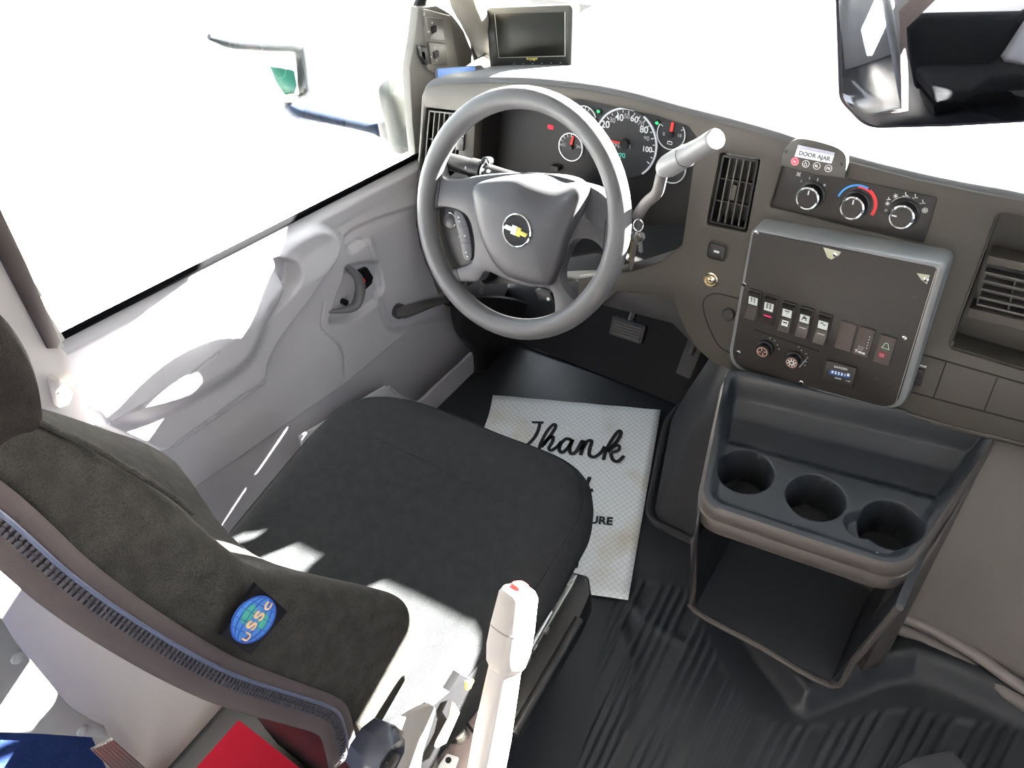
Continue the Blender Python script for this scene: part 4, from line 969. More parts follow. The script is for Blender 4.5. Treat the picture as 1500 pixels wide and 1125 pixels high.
# ---------------------------------------------------------------- driver's door
DR = Frame((-.43, -.15, .3), (.02, 1, 0), (0, 0, 1))
door = thing('door_1', DR.w(0, -.25, 0), 'light grey plastic driver door with armrest, pull handle and window crank', 'door', kind='structure')
def dl(pts, h): F_ = DR.off(h); return [F_.loc(*p) for p in pts]
sill = dl([(85, 495), (612, 228)], .004)
ledge = dl([(150, 506), (317, 418), (480, 330), (612, 262)], .02)
arm = crs(dl([(140, 624), (133, 604), (147, 582), (173, 555), (267, 482), (393, 388), (440, 350), (478, 333), (500, 343), (506, 360), (495, 382), (472, 412), (452, 442), (428, 472), (405, 504), (393, 528), (387, 556), (330, 597), (270, 640), (236, 664), (200, 652), (160, 634)], .05), 3, True)
bulge = crs(dl([(147, 622), (148, 595), (178, 560), (270, 488), (395, 392), (450, 372), (440, 420), (405, 458), (388, 500), (365, 540), (318, 575), (265, 603), (210, 622), (170, 628)], .06), 3, True)
pull = crs(dl([(413, 384), (440, 386), (446, 402), (431, 430), (386, 474), (407, 428)], .06), 3, True)
seam1 = crs(dl([(240, 735), (267, 716), (380, 638), (500, 555), (600, 473), (700, 395)], .02), 4)
belt = crs(dl([(387, 556), (300, 618), (232, 664), (180, 702)], .04), 4)
handle_rec = crs(dl([(470, 470), (478, 440), (492, 400), (500, 382), (545, 378), (556, 400), (558, 425), (540, 445), (520, 460), (498, 470)], .02), 3, True)
frontp = crs(dl([(500, 345), (540, 322), (600, 300), (660, 285), (700, 300), (700, 440), (600, 474), (560, 478), (545, 440), (548, 400), (535, 352), (505, 365)], .02), 3, True)
trimline = crs(dl([(470, 440), (466, 470), (472, 484), (497, 510), (500, 556)], .03), 4)
trimline2 = crs(dl([(500, 342), (503, 365), (530, 352), (545, 400), (560, 440), (575, 470)], .03), 4)
tl_mid = crs(dl([(147, 621), (200, 575), (260, 535), (300, 505)], .05), 4)
def door_h(U, V):
    su = sill[0][1]+(U-sill[0][0])*(sill[1][1]-sill[0][1])/(sill[1][0]-sill[0][0]); s = su-V
    h = .022*ss(s, -.002, .022)+.018*ss(s, .045, .10)
    a = sdf(U, V, arm); h = h+.022*ss(a, -.004, .014)
    h = h+.026*ss(sdf(U, V, bulge), 0, .055)
    h = h-.038*ss(sdf(U, V, pull), -.001, .008)
    sm = np.array(seam1); low = np.interp(U, sm[:, 0], sm[:, 1])-V
    h = h-.010*ss(low, -.002, .004)-.006*ss(low, .0, .12)
    h = h-.014*ss(sdf(U, V, handle_rec), 0, .012)
    h = h-.010*ss(sdf(U, V, frontp), -.006, .008)
    for ln, w_ in ((trimline, .0016), (trimline2, .0016), (seam1, .0018), (belt, .0014), (tl_mid, .0010)): h = h-.004*(1-ss(ldist(U, V, ln), 0, w_*1.6))
    h = h-.005*(1-ss(np.abs(a-.001), 0, .0022))*(U < dl([(400, 388)], .05)[0][0])
    bl = np.array(belt); bb = V-np.interp(U, bl[::-1, 0], bl[::-1, 1]); h = h+.004*(1-ss(np.abs(bb+.004), 0, .004))*(U < belt[0][0])
    return h
kp_ = [DR.loc(85, 495), DR.loc(612, 228), (.62, .28), (.62, -.34), (-.40, -.34), (-.43, .10), DR.loc(76, 540)]
kp_ = [dl([(80, 497)], .004)[0], dl([(612, 228)], .004)[0], (.60, DR.loc(612, 228)[1]-.05), (.60, -.30), (-.44, -.30), (-.44, .22)]
hfield('door_card', DR, -.46, .60, -.30, .42, .0026, door_h, DOORP, door, keep=lambda U, V: sdf(U, V, kp_), ang=75)
# textured armrest insert grain sits in the same moulding; pocket wall in front of the lower door
PK = DR.off(.075)
pk = [PK.loc(*p) for p in ((566, 566), (577, 575), (613, 590), (640, 566), (697, 514), (712, 560), (712, 660), (690, 720), (480, 800), (440, 640))]
plate('map_pocket', PK, rnd(pk, .004), [], .006, .0015, DOORP, door, top=0)
V = []
for k in range(7):
    a, b = PK.loc(655+k*6, 615+k*5.5-(k > 3)*2), PK.loc(688+k*2.0, 558+k*9); V.append(bar(PK, a, b, .0022, -.0005, .003))
mk('scuff_ribs', *join(V), plastic('rib_dark', (.16, .16, .17), .6), door, False)
tube('pocket_lip', [PK.pw(*p, n=-.003) for p in ((570, 568), (590, 583), (613, 590), (640, 566), (697, 514))], .0042, DOORP, door, seg=10)
# window seal and crank and lever
tube('window_seal', [DR.off(.006).pw(*p) for p in ((62, 508), (90, 493), (350, 361), (612, 228), (690, 190))], .0058, flat('seal_rubber', (.0025, .0025, .003), 1.0, spec=.02), door, seg=8, n=1)
HF = DR.off(.045)
hb = [HF.pw(479, 459, n=-.012), HF.pw(497, 456, n=-.002), HF.pw(515, 447, n=.008), HF.pw(521, 425, n=.012), HF.pw(519, 405, n=.010), HF.pw(508, 391, n=.002)]
tube('inner_handle', hb, [.0035, .006, .0105, .0120, .0115, .008], plastic('handle_grey', (.10, .10, .105), .35, bump=.05), door, seg=18, n=5, sq=.8)
plate('handle_bezel', DR.off(.030), rnd([DR.off(.03).loc(*p) for p in ((521, 398), (536, 391), (545, 405), (543, 415), (533, 424), (526, 424))], .003), [], .012, .001, BLACKP, door, top=.004)
u = DR.off(.034).loc(532, 412); LK = DR.off(.034)
mk('lock_indicator', *bxf(LK, u[0]-.004, u[0]+.004, u[1]-.004, u[1]+.004, .0, .0012), flat('lock_red', (.8, .01, .01), .4, .8), door, False)
lathe('handle_screw', DR.off(.035), DR.off(.035).loc(506, 443), [(.006, -.01), (.006, .003), (.003, .003), (0, .001)], BLACKP, door, seg=16)
CK = DR.off(.05)
cr = [CK.pw(584, 460, n=-.006), CK.pw(590, 457, n=.002), CK.pw(610, 449, n=.006), CK.pw(630, 441, n=.010), CK.pw(648, 437, n=.010)]
tube('window_crank', cr, [.010, .0155, .0145, .0115, .0085], plastic('crank_grey', (.06, .058, .058), .4, bump=.05), door, seg=20, n=4, sq=.7)
lathe('crank_knob', CK, CK.loc(650, 438), [(.0085, .0), (.0115, .008), (.0115, .018), (.009, .022), (0, .022)], BLACKP, door, seg=24)
lathe('crank_base', CK.off(-.016), CK.loc(592, 459), [(.017, -.02), (.017, .006), (.012, .01), (0, .01)], plastic('crank_base', (.06, .058, .058), .4, bump=.05), door, seg=24)
# small striker block at the back edge of the door
sb = DR.off(.02)
plate('latch_block', sb, rnd([sb.loc(*p) for p in ((72, 556), (84, 551), (104, 574), (98, 590), (82, 596))], .004), [], .016, .003, DOORU, door, top=.008)
lathe('latch_hole', sb.off(.008), sb.loc(81, 573), [(.002, -.001), (.002, .0004), (0, .0004)], BLACK, door, seg=12)
# window glass
gl = Frame((-.455, 0, .6), (.02, 1, 0), (0, 0, 1)); GLASS = glass('window_glass', (.97, .98, .97), .6)
o = plate('window_1', gl, [(-.58, -.05), (.62, -.12), (.62, .10), (.20, .75), (-.58, .75)], [], .004, .0005, GLASS); tag(o, 'driver side window glass', kind='structure')
# ---------------------------------------------------------------- rear pillar trims beside and behind the seat
BP = Frame((-.425, -.7, .3), (0, 1, 0), (0, 0, 1))
def bp_h(U, V):
    z = V+.3; y = U-.7
    h = .20*ss(.50-z, 0, .55)**1.2
    h = h*(1-.75*ss(y+.66, 0, .10))-.05*ss(y+.80, .12, .2)*0
    return h
kk = [(-.36, -.30), (.145, -.30), (.145, .15), (.150, .35), (.22, 1.25), (-.36, 1.25)]
o = hfield('trim_1', BP, -.36, .23, -.30, 1.25, .006, bp_h, DOORU, keep=lambda U, V: sdf(U, V, kk)+.004, ang=80); tag(o, 'light grey moulded pillar trim behind the driver door', kind='structure')
WS = Frame((-.418, 0, 0), (0, 1, 0), (0, 0, 1))
o = plate('trim_2', WS, [WS.loc(*p) for p in ((-120, 70), (-95, 60), (2, 305), (40, 385), (90, 500), (86, 512), (72, 512), (50, 470), (0, 375), (-60, 260))], [], .02, .004, plastic('weatherstrip', (.035, .026, .026), .7), top=0); tag(o, 'dark rubber weatherstrip at the rear edge of the door window', kind='structure')
RP = Frame((-.215, -.9, .2), (0, 1, 0), (0, 0, 1))
riv = thing('trim_3', RP.pw(40, 1040), 'grey vinyl corner panel fixed with round rivets behind the driver seat', 'trim panel', kind='structure')
plate('corner_panel', RP, [RP.loc(*p) for p in ((-60, 780), (-5, 893), (20, 935), (43, 964), (75, 1003), (103, 1035), (135, 1056), (154, 1065), (160, 1081), (135, 1081), (60, 1076), (-100, 1071), (-160, 900))], [], .006, .0025, plastic('vinyl_grey', (.22, .225, .24), .45, grain=200, bump=.15), riv, top=0)
for p in ((25, 964), (120, 1070), (-30, 900)): lathe('rivet', RP, RP.loc(*p), [(.0085, 0), (.0075, .003), (.004, .0045), (0, .005)], plastic('rivet_grey', (.25, .255, .27), .4), riv, seg=24)
WB = RP.off(-.006)
o = plate('wall_left', WB, [(-2.2, -.20), RP.loc(190, 1260), RP.loc(160, 1130), RP.loc(136, 1078), RP.loc(60, 1000), RP.loc(-40, 880), (-.07, 1.4), (-2.2, 1.4)], [[(-1.9, .55), (-.35, .55), (-.35, 1.15), (-1.9, 1.15)]], .01, .001, fabric('blue_wall_vinyl', (.010, .02, .075), (.018, .032, .11), 300, .3)); tag(o, 'dark blue bus side wall', kind='structure')
AL = RP.off(.004)
o = plate('trim_4', AL, [AL.loc(*p) for p in ((134, 1099), (166, 1083), (250, 1158), (215, 1175))], [], .005, .001, ALU, top=0); tag(o, 'ribbed aluminium edge strip', kind='structure')
V = []
for k in range(7):
    s = k/6; V.append(bar(AL, np.array(AL.loc(136+28*s, 1098-14*s)), np.array(AL.loc(216+34*s, 1174-16*s)), .0016, -.0002, .0012))
mk('ribbing', *join(V), STEEL, o, False)
# ---------------------------------------------------------------- red box behind the seat
rb = thing('red_box', (0, -.85, 0), 'red metal box standing on the floor behind the driver seat', 'box')
mk('case', *rbox((-.0, -.84, .05), (.128, .116, .052), .003), plastic('red_paint', (.20, .003, .012), .8, bump=.03, var=.01, spec=.1), rb)
mk('lid_seam', *rbox((-.0, -.84, .075), (.1285, .1165, .0015), .0005, 2), BLACKP, rb)
# ---------------------------------------------------------------- A-pillar with mirror switches
AP = Frame((-.405, .35, .75), (.10, 1, 0), (0, 0, 1))
pil = thing('trim_5', AP.w(0, -.1, 0), 'grey pillar corner panel with two square mirror switches and a rocker', 'pillar panel', kind='structure')
plate('sail_panel', AP, [AP.loc(*p) for p in crs([(600, 100), (607, 60), (613, 12), (640, 8), (664, 22), (680, 45), (692, 75), (692, 100), (668, 125), (640, 160), (640, 300), (609, 230), (604, 180)], 1, True)], [], .02, .003, plastic('sail_grey', (.17, .162, .145), .5), pil, top=0)
plate('raised_panel', AP, rnd([AP.loc(*p) for p in ((618, 12), (656, 22), (668, 100), (640, 110), (622, 100))], .004), [], .008, .002, plastic('sail_grey2', (.19, .18, .16), .5), pil, top=.007)
A2 = AP.off(.007)
for (cx, cy) in ((634.5, 42), (638, 78.5)):
    q = [A2.loc(cx-13.5, cy-18), A2.loc(cx+12, cy-15.5), A2.loc(cx+15, cy+17), A2.loc(cx-9, cy+15)]
    s1 = plate('mirror_switch', A2, rnd(q, .002), [], .010, .0015, plastic('switch_grey', (.10, .095, .085), .4, bump=.04), pil, top=.006)
    A3 = A2.off(.006); c0 = np.array(A3.loc(cx, cy+1))
    mk('switch_toggle', *bxf(A3, c0[0]-.006, c0[0]+.006, c0[1]-.006, c0[1]+.006, -.001, .003), BLACK, s1, False)
    V = []
    for j in range(4):
        a = R(90*j+0); d = np.array([c_(a), s_(a)])*.0125; p = c0+d
        V.append(bxf(A3, p[0]-.0011, p[0]+.0011, p[1]-.0011, p[1]+.0011, -.0002, .0006))
    mk('direction_marks', *join(V), WHITE, s1, False)
plate('rocker', A2, rnd([A2.loc(*p) for p in ((613, 67), (623, 68), (626, 93), (622, 95), (615, 82))], .001), [], .012, .002, BLACKP, pil, top=.006)
ea = crs([at(706, 130, x=-.40), at(694, 95, x=-.40), at(684, 50, x=-.40), at(660, 8, x=-.40), at(628, -60, x=-.41), (-.43, .10, 1.12)], 4)
eb = crs([at(748, 150, y=.50), at(733, 112, y=.48), at(720, 84, y=.46), at(702, 45, y=.41), at(680, -5, y=.35), (-.40, .14, 1.12)], 4)
ec_ = mk('trim_9', *grid([[a_*(1-s)+b_*s+np.array([0, .012*math.sin(math.pi*s), 0]) for s in np.linspace(0, 1, 6)] for a_, b_ in zip(ea, eb)]), plastic('corner_filler', (.10, .093, .08), .6)); thick(ec_, .008); tag(ec_, 'dark filler trim between the mirror switches and the windshield pillar', kind='structure')
# curved A-pillar trim running up to the roof
pa = [at(748, 150, y=.49), at(733, 112, y=.47), at(720, 84, y=.45), at(702, 45, y=.40), at(680, -5, y=.34), at(648, -75, y=.26), (-.40, .12, 1.12), (-.42, -.02, 1.38)]
o = tube('trim_6', pa, [.028, .028, .028, .029, .031, .034, .036, .04], plastic('a_pillar_tan', (.12, .11, .092), .6), seg=20, sq=.9); tag(o, 'tan moulded windshield pillar trim beside the small monitor', kind='structure')
o = tube('trim_7', [at(612, 20, x=-.43), at(607, -30, x=-.43), (-.44, .12, 1.1), (-.45, -.05, 1.36)], .012, BLACKP, seg=10); tag(o, 'black window channel at the front edge of the driver window', kind='structure')
# ---------------------------------------------------------------- outside mirror
om = thing('exterior_mirror', at(585, 170, x=-.52), 'black towing mirror on an arm outside the driver window', 'side mirror')
MW = plastic('mirror_housing', (.05, .05, .05), .5)
mk('mount_base', *rbox(at(590, 165, x=-.52), (.035, .06, .075), .025, axes=None), plastic('mount_grey', (.045, .045, .042), .5), om)
tube('mount_foot', [at(596, 185, x=-.50), at(588, 215, x=-.50)], [.03, .022], plastic('mount_grey2', (.035, .037, .04), .4), om)
tube('support_arm', [at(600, 198, x=-.53), at(560, 192, x=-.58), at(500, 178, x=-.64), at(438, 164, x=-.70), at(424, 158, x=-.72)], [.020, .019, .018, .017, .016], plastic('arm_blue_grey', (.015, .024, .05), .4), om, seg=16, n=3)
tube('pivot', [at(424, 158, x=-.72), at(423, 147, x=-.72)], .016, plastic('pivot_grey', (.03, .035, .045), .4), om, seg=16, n=1)
MFm = Frame(at(440, 100, x=-.72), at(440, 60, x=-.72)-at(440, 140, x=-.72), (0, 0, 1))
hv_ = [at(*p, x=-.72) for p in ((306, 54), (340, 60), (395, 62), (432, 64), (438, 72), (443, 100), (446, 138))]
tube('mirror_frame', hv_, [.006, .016, .018, .018, .016, .014, .014], plastic('frame_dark', (.004, .006, .009), .5), om, seg=12, n=3)
tube('mirror_frame', [at(*p, x=-.72) for p in ((446, 139), (430, 143), (395, 141), (352, 135))], [.004, .0045, .004, .002], plastic('frame_pale', (.10, .095, .07), .5), om, seg=10)
fr2 = Frame(at(400, 100, x=-.735), (.3, 1, 0), (0, 0, 1))
plate('painted_mirror_reflection', fr2, [fr2.loc(*p) for p in ((395, 98), (412, 100), (432, 104), (436, 125), (432, 138), (418, 140), (405, 122))], [], .01, .003, flat('teal_reflection', (.02, .12, .085), .3), om)  # flat teal colour painted in place of a reflection in the mirror
o = tube('mirror_brace', [at(432, 62, x=-.72), at(417, -20, x=-.72)], .0011, DARKP, om, seg=8, n=1)
# ---------------------------------------------------------------- driver seat
seat = thing('driver_seat', (.06, -.55, 0), 'black fabric driver seat with high back seen from above, embroidered label on its side', 'seat')
co = crs([(-.135, -.70), (-.165, -.56), (-.186, -.42), (-.192, -.345), (-.186, -.284), (-.150, -.242), (-.080, -.216), (.008, -.206), (.085, -.203), (.170, -.197), (.215, -.199), (.248, -.212), (.273, -.240), (.288, -.274), (.294, -.31), (.304, -.42), (.300, -.56), (.285, -.70)], 4)
co = [np.array(p) for p in co]+[np.array((.2-.05*k, -.705)) for k in range(7)]
def inset(poly, d):
    n_ = len(poly); o_ = []
    for i in range(n_):
        a_, b_ = poly[i-2], poly[(i+2) % n_]; t = b_-a_; t = t/np.linalg.norm(t); o_.append(poly[i]-np.array([-t[1], t[0]])*(-1)*d*-1)
    return o_
ctr = np.array((.06, -.46)); rings = []
for z_, d_ in ((.352, .020), (.358, .006), (.372, .001), (.395, -.001), (.415, .000), (.430, .006), (.4385, .012), (.4395, .0135), (.4380, .015), (.4470, .021), (.4535, .032), (.4565, .048)):
    rings.append([np.array([*p, z_]) for p in [q+(ctr-q)/np.linalg.norm(ctr-q)*d_ for q in co]])
for k in (.74, .6, .45, .3, .15, .02):
    rings.append([np.array([*(ctr+(q-ctr)*k), .4565-.006*(1-k)]) for q in co])
mk('seat_cushion', *loft(rings), FAB, seat, ang=80)
CZ = Frame((0, 0, .4655), (1, 0, 0), (0, 1, 0))
tube('cushion_seam', [at(*p, z=.4535) for p in ((546, 640), (580, 655), (640, 683), (700, 716), (748, 740))], .0016, FAB, seat, seg=8)
# backrest
pairs = [((634, 925), (524, 1118)), ((628, 905), (512, 1080)), ((600, 887), (480, 1062)), ((555, 879), (435, 1050)), ((500, 868), (370, 1030)), ((445, 860), (320, 1010)),
         ((400, 850), (275, 990)), ((340, 805), (210, 945)), ((283, 752), (130, 884)), ((235, 715), (80, 850)), ((190, 688), (35, 822)), ((135, 655), (-15, 790)), ((82, 630), (-60, 758)), ((40, 608), (-110, 725)), ((20, 590), (-140, 700))]
xr = [.272, .275, .276, .276, .274, .270, .265, .257, .246, .240, .232, .224, .215, .205, .19]
rings = []
for i, ((a, b), x_) in enumerate(zip(pairs, xr)):
    f, r_ = at(*a, x=x_), at(*b, x=x_)
    xl = -.192 if i < 9 else -.192+(i-8)*.012
    d = r_-f; L = np.linalg.norm(d); d /= L; rd = min(.030, L*.3); n = 8; ring = []
    def P(u, w): return np.array([u, f[1]+d[1]*w, f[2]+d[2]*w])
    # four rounded corners, hollow front between bolsters
    for (cx, cw, a0) in ((x_-rd, rd, -90), (x_-rd*.7, L-rd*.7, 0), (xl+rd*.7, L-rd*.7, 90), (xl+rd, rd, 180)):
        rr_2 = rd if cw < L/2 else rd*.7
        for k in range(n+1):
            t = R(a0+90*k/n); ring.append(P(cx+rr_2*c_(t), cw+rr_2*s_(t)))
    for k in range(1, 12):
        s = k/12; u = xl+rd+(x_-rd-xl-rd)*s; ring.append(P(u, .045*math.sin(math.pi*s)**1.2))
    rings.append(ring)
# smooth the stack of sections
A_s = np.array(rings); m_ = A_s.shape[1]
fine = np.array(crs([a.ravel() for a in A_s], 4)).reshape(-1, m_, 3)
br_o = mk('backrest', *loft([list(r_) for r_ in fine]), FAB2, seat, ang=80)
# zip tape and coil along the rear edge of the side face
def side(px, py, dx=0.0):
    # local x of the side face at this pixel
    x_ = float(np.interp(px, [b[0] for a, b in pairs][::-1], xr[::-1]))
    return at(px, py, x=x_+dx)
zl = [(-60, 722), (0, 768), (40, 803), (90, 848), (150, 893), (215, 935), (270, 967), (330, 997), (390, 1018), (440, 1034), (470, 1044), (488, 1056), (497, 1080), (503, 1112)]
for nm, off_, wd_, m_, lift in (('zip_tape', 0, .0115, PIPE, .0004),):
    Pz = crs([side(*p, dx=.0005) for p in zl], 5); rows = []
    for i, p in enumerate(Pz):
        a, b = Pz[max(i-1, 0)], Pz[min(i+1, len(Pz)-1)]; t = b-a; t /= np.linalg.norm(t); nrm = np.cross(t, [1, 0, 0]); nrm /= np.linalg.norm(nrm)
        rows.append([p+nrm*w_*wd_+np.array([lift+.0016*(1-abs(w_)), 0, 0]) for w_ in (-1.6, -1, -.3, .3, 1, 1.6)])
    thick(mk(nm, *grid(rows), m_, seat, ang=80), .003, 0)
Pz = crs([side(*p, dx=.0035) for p in zl], 40)
V = []
acc = 0; last = Pz[0]
for i in range(1, len(Pz)-1):
    acc += np.linalg.norm(Pz[i]-Pz[i-1])
    if acc > .0042:
        acc = 0; t = Pz[i+1]-Pz[i-1]; t /= np.linalg.norm(t); nrm = np.cross(t, [1, 0, 0]); nrm /= np.linalg.norm(nrm)
        for s0, s1 in ((.0006, .0040), (-.0040, -.0006)):
            F_ = Frame(Pz[i], nrm, t); V.append(bxf(F_, s0, s1, -.0011, .0011, -.0012, .0016) if True else None)
zp = mk('zipper_teeth', *join(V), flat('zip_black', (.035, .035, .045), .35), seat, False)
tube('zip_cord', [p+np.array([.001, 0, 0]) for p in crs([side(x+7, y-11, dx=.002) for x, y in zl], 3)], .0017, flat('zip_cord', (.05, .06, .10), .4), seat, seg=8, n=1)
tube('piping', crs([at(*p, x=x_+.0) for (p, _), x_ in zip(pairs, [v-.006 for v in xr])], 3)[24:], .0022, FAB2, seat, seg=8, n=1)
# sewn label
LB = Frame(at(368, 905, x=.2705), at(418, 893, x=.2705)-at(372, 853, x=.2705), at(372, 853, x=.2705)-at(319, 928, x=.2705))
LBx = LB.X; 
lb_q = [(372, 853), (418, 893), (363, 957), (319, 928)]
lbo = plate('sewn_label', LB, [LB.loc(*p) for p in lb_q], [], .004, .0008, flat('label_black', (.005, .005, .007), .9, spec=.1), seat, top=.0035)
L2 = LB.off(.0035)
# globe: long axis runs from lower left to upper right of the label
g0 = np.array(L2.loc(371, 907)); ga = np.array(L2.loc(392, 877))-g0; la = np.linalg.norm(ga); ga /= la; gb = np.array([-ga[1], ga[0]])
pe = np.array(L2.loc(391, 923))-g0; lb = abs(pe@gb)
if lb < .006: lb = .012
def ge(t, k=1.0): return g0+ga*la*1.05*k*c_(t)+gb*lb*k*s_(t)
plate('globe_patch', L2, [tuple(ge(t)) for t in np.linspace(0, 2*math.pi, 48, endpoint=False)], [], .001, .0001, flat('globe_blue', (.045, .15, .40), .7), lbo, top=.0006)
L3 = L2.off(.0006); BL = flat('globe_line', (.015, .05, .28), .7); TE = flat('globe_teal', (.04, .26, .18), .7)
plate('land_patch', L3, [tuple(g0+ga*la*x+gb*lb*y) for x, y in ((.55, .5), (.2, .75), (-.3, .6), (-.35, .25), (.0, .15), (.45, .2))], [], .0008, .0001, TE, lbo, top=.0003)
plate('land_patch', L3, [tuple(g0+ga*la*x+gb*lb*y) for x, y in ((.5, -.3), (.1, -.2), (-.3, -.45), (-.2, -.7), (.3, -.7))], [], .0008, .0001, TE, lbo, top=.0003)
S = [stroke(L3, [ge(t, 1) for t in np.linspace(0, 2*math.pi, 30)], .0008, .0008, 1)]
for k in (.35, .7): S.append(stroke(L3, [g0+ga*la*1.05*c_(t)+gb*lb*k*s_(t) for t in np.linspace(0, 2*math.pi, 30)], .0005, .0006, 1))
for k in (-.6, -.2, .2, .6): S.append(stroke(L3, [g0+ga*la*k*1.05+gb*lb*s*math.sqrt(1-k*k) for s in (-1, 0, 1)], .0005, .0006, 1))
mk('globe_grid', *join(S), BL, lbo, False)
# four letters running down the globe
OR = flat('letter_thread', (.62, .40, .22), .7)
for ch, (px, py) in zip('USSC', ((360, 932), (369, 916), (380, 902), (391, 887))):
    c0 = np.array(L3.loc(px, py)); d = -gb if False else gb
    # baseline direction: along ga (letters read from the lower end upward)
    w_ = .0068; text2('label_lettering', L3, ch, c0-ga*w_/2-gb*.0042, c0+ga*w_/2-gb*.0042, OR, lbo, h=.0012, bold=.015)
# headrest
hx0, hx1 = -.10, .208
hr = []
for (x_, pts) in ((hx1, None),):
    pass
hp_ = [(-70, 395), (0, 447), (32, 478), (58, 520), (74, 565), (81, 610), (80, 655), (72, 695), (50, 732), (0, 757), (-70, 770), (-130, 700), (-140, 500), (-110, 420)]
hq = [at(*p, x=hx1) for p in hp_]; hq = crs(hq, 4, True); hc = np.mean(hq, 0)
rings = []
for (x_, k) in ((hx1, .55), (hx1-.003, .80), (hx1-.012, .94), (hx1-.028, 1.0), (hx1-.08, 1.0), (.05, 1.0), (hx0+.08, 1.0), (hx0+.02, .96), (hx0, .8)):
    rings.append([np.array([x_, hc[1]+(q[1]-hc[1])*k, hc[2]+(q[2]-hc[2])*k]) for q in hq])
HRM = fabric('headrest_fabric', (.008, .0067, .0064), (.019, .0155, .0148))
mk('headrest', *loft(rings), HRM, seat, ang=80)
for x_ in (.0, .11): tube('headrest_post', [(x_, -.80, .93), (x_, -.81, 1.08)], .006, STEEL, seat, seg=10, n=1)
# base pedestal, side rail and mechanism
mk('pedestal', *rbox((.055, -.50, .16), (.17, .21, .16), .02, 4), BLACKP, seat)
mk('cushion_pan', *rbox((.055, -.475, .362), (.215, .215, .018), .012, 6), BLACKP, seat)
RL = Frame((.318, -.4, .33), (0, 1, 0), (0, 0, 1))
rz = .365
ro = [at(*p, z=.345) for p in ((822, 832), (862, 842), (866, 868), (852, 900), (742, 1088), (700, 1140), (640, 1140), (700, 1040), (790, 880))]
TR = Frame((0, 0, .345), (1, 0, 0), (0, 1, 0))
rail_o = [tuple(q[:2]) for q in ro]
plate('side_tray', TR, rnd(rail_o, .008), [], .05, .006, BLACKP, seat, top=0)
T2 = TR
plate('slide_rail', T2, [T2.loc(*p) for p in ((822, 838), (846, 845), (838, 862), (720, 1060), (700, 1058), (812, 868))], [], .008, .001, STEEL, seat, top=.006)
tube('slide_rod', [at(*p, z=.362) for p in ((806, 896), (742, 1010))], .0055, STEEL, seat, seg=12, n=1)
tube('slide_rod', [at(*p, z=.358) for p in ((848, 908), (752, 1075))], .0075, BLACKP, seat, seg=12, n=1)
for (px, py) in ((829, 850), (798, 922), (781, 948), (770, 966), (766, 897)): mk('rail_clip', *rbox(at(px, py, z=.356), (.006, .005, .004), .001, 1), STEEL, seat)
lathe('rail_bolt', T2.off(.006), T2.off(.006).loc(833, 849), [(.008, 0), (.008, .004), (.003, .005), (0, .005)], STEEL, seat, seg=6)
tube('cable_loop', [at(*p, z=.30) for p in ((778, 988), (782, 1004), (772, 1025), (756, 1042))], .0018, STEEL, seat, seg=8)
# recliner bracket and knob at the rear corner
RB = Frame((.300, -.66, .40), (0, 1, 0), (0, 0, 1))
BKT = plastic('bracket_grey', (.30, .28, .26), .45)
plate('recliner_bracket', RB, [RB.loc(*p) for p in crs([(570, 1068), (592, 1050), (622, 1034), (636, 1036), (630, 1062), (618, 1100), (606, 1150), (560, 1150), (556, 1110)], 3, True)], [], .006, .001, BKT, seat, top=.002)
plate('bracket_web', RB, [RB.loc(*p) for p in ((636, 1038), (662, 1016), (678, 990), (700, 1000), (662, 1060), (640, 1125), (606, 1150), (620, 1100))], [], .01, .001, BLACKP, seat, top=-.004)
plate('bracket_edge', RB, [RB.loc(*p) for p in ((660, 1026), (668, 1040), (648, 1085), (634, 1092), (636, 1084), (655, 1048))], [], .004, .0005, BKT, seat, top=.006)
kb0 = RB.off(.03)
kk_ = lathe('recliner_knob', kb0, kb0.loc(556, 1104), [(.026, -.02), (.030, -.006), (.029, .006), (.022, .014), (.016, .013), (.012, .010), (0, .010)], plastic('knob_navy', (.030, .032, .045), .25, bump=.03), seat, seg=9)
lathe('knob_cap', kb0, kb0.loc(558, 1106), [(.011, .010), (.010, .015), (0, .016)], BLACKP, kk_, seg=24)
plate('amber_tag', RB.off(.0), [RB.loc(*p) for p in ((671, 991), (681, 988), (676, 1000), (671, 1003))], [], .004, .0005, flat('amber', (.8, .38, .05), .5), seat, top=.014)
# corrugated hose, bolts, plate, tag
hp2 = [at(*p, z=.37) for p in ((668, 1032), (690, 1028), (704, 1012), (708, 992))]
hq2 = crs(hp2, 16); hq2 = [np.append(p, .012+.0025*(i % 2)) for i, p in enumerate(hq2)]
tube('corrugated_hose', [p[:3] for p in hq2], [float(p[3]) for p in hq2], plastic('hose_black', (.07, .065, .05), .4), seat, seg=14, n=1)
PLt = Frame(at(660, 1080, z=.35), (1, 0, 0), (0, 1, 0))
plate('mechanism_plate', PLt, [PLt.loc(*p) for p in ((664, 1036), (700, 1030), (716, 1060), (690, 1140), (610, 1160), (640, 1096))], [], .006, .001, plastic('plate_dull', (.20, .16, .155), .5, metal=.3), seat, top=0)
for (px, py, m_) in ((673, 1077, STEEL), (645, 1093, STEEL), (630, 1117, STEEL)):
    b_ = lathe('hex_bolt', PLt, PLt.loc(px, py), [(.0125, -.001), (.0125, .002), (.0085, .002), (.0085, .008), (.006, .0095), (0, .0095)], m_, seat, seg=18)
V = PLt.off(.008)
tgo = plate('inspection_tag', V, rnd([V.loc(*p) for p in ((655, 1104), (673, 1110), (664, 1135), (640, 1125))], .003), [], .0015, .0002, WHITE, seat, top=.001)
lathe('tag_mark', V.off(.001), V.loc(657, 1114), [(.004, -.0002), (.004, .0005), (0, .0005)], BLACK, tgo, seg=12)
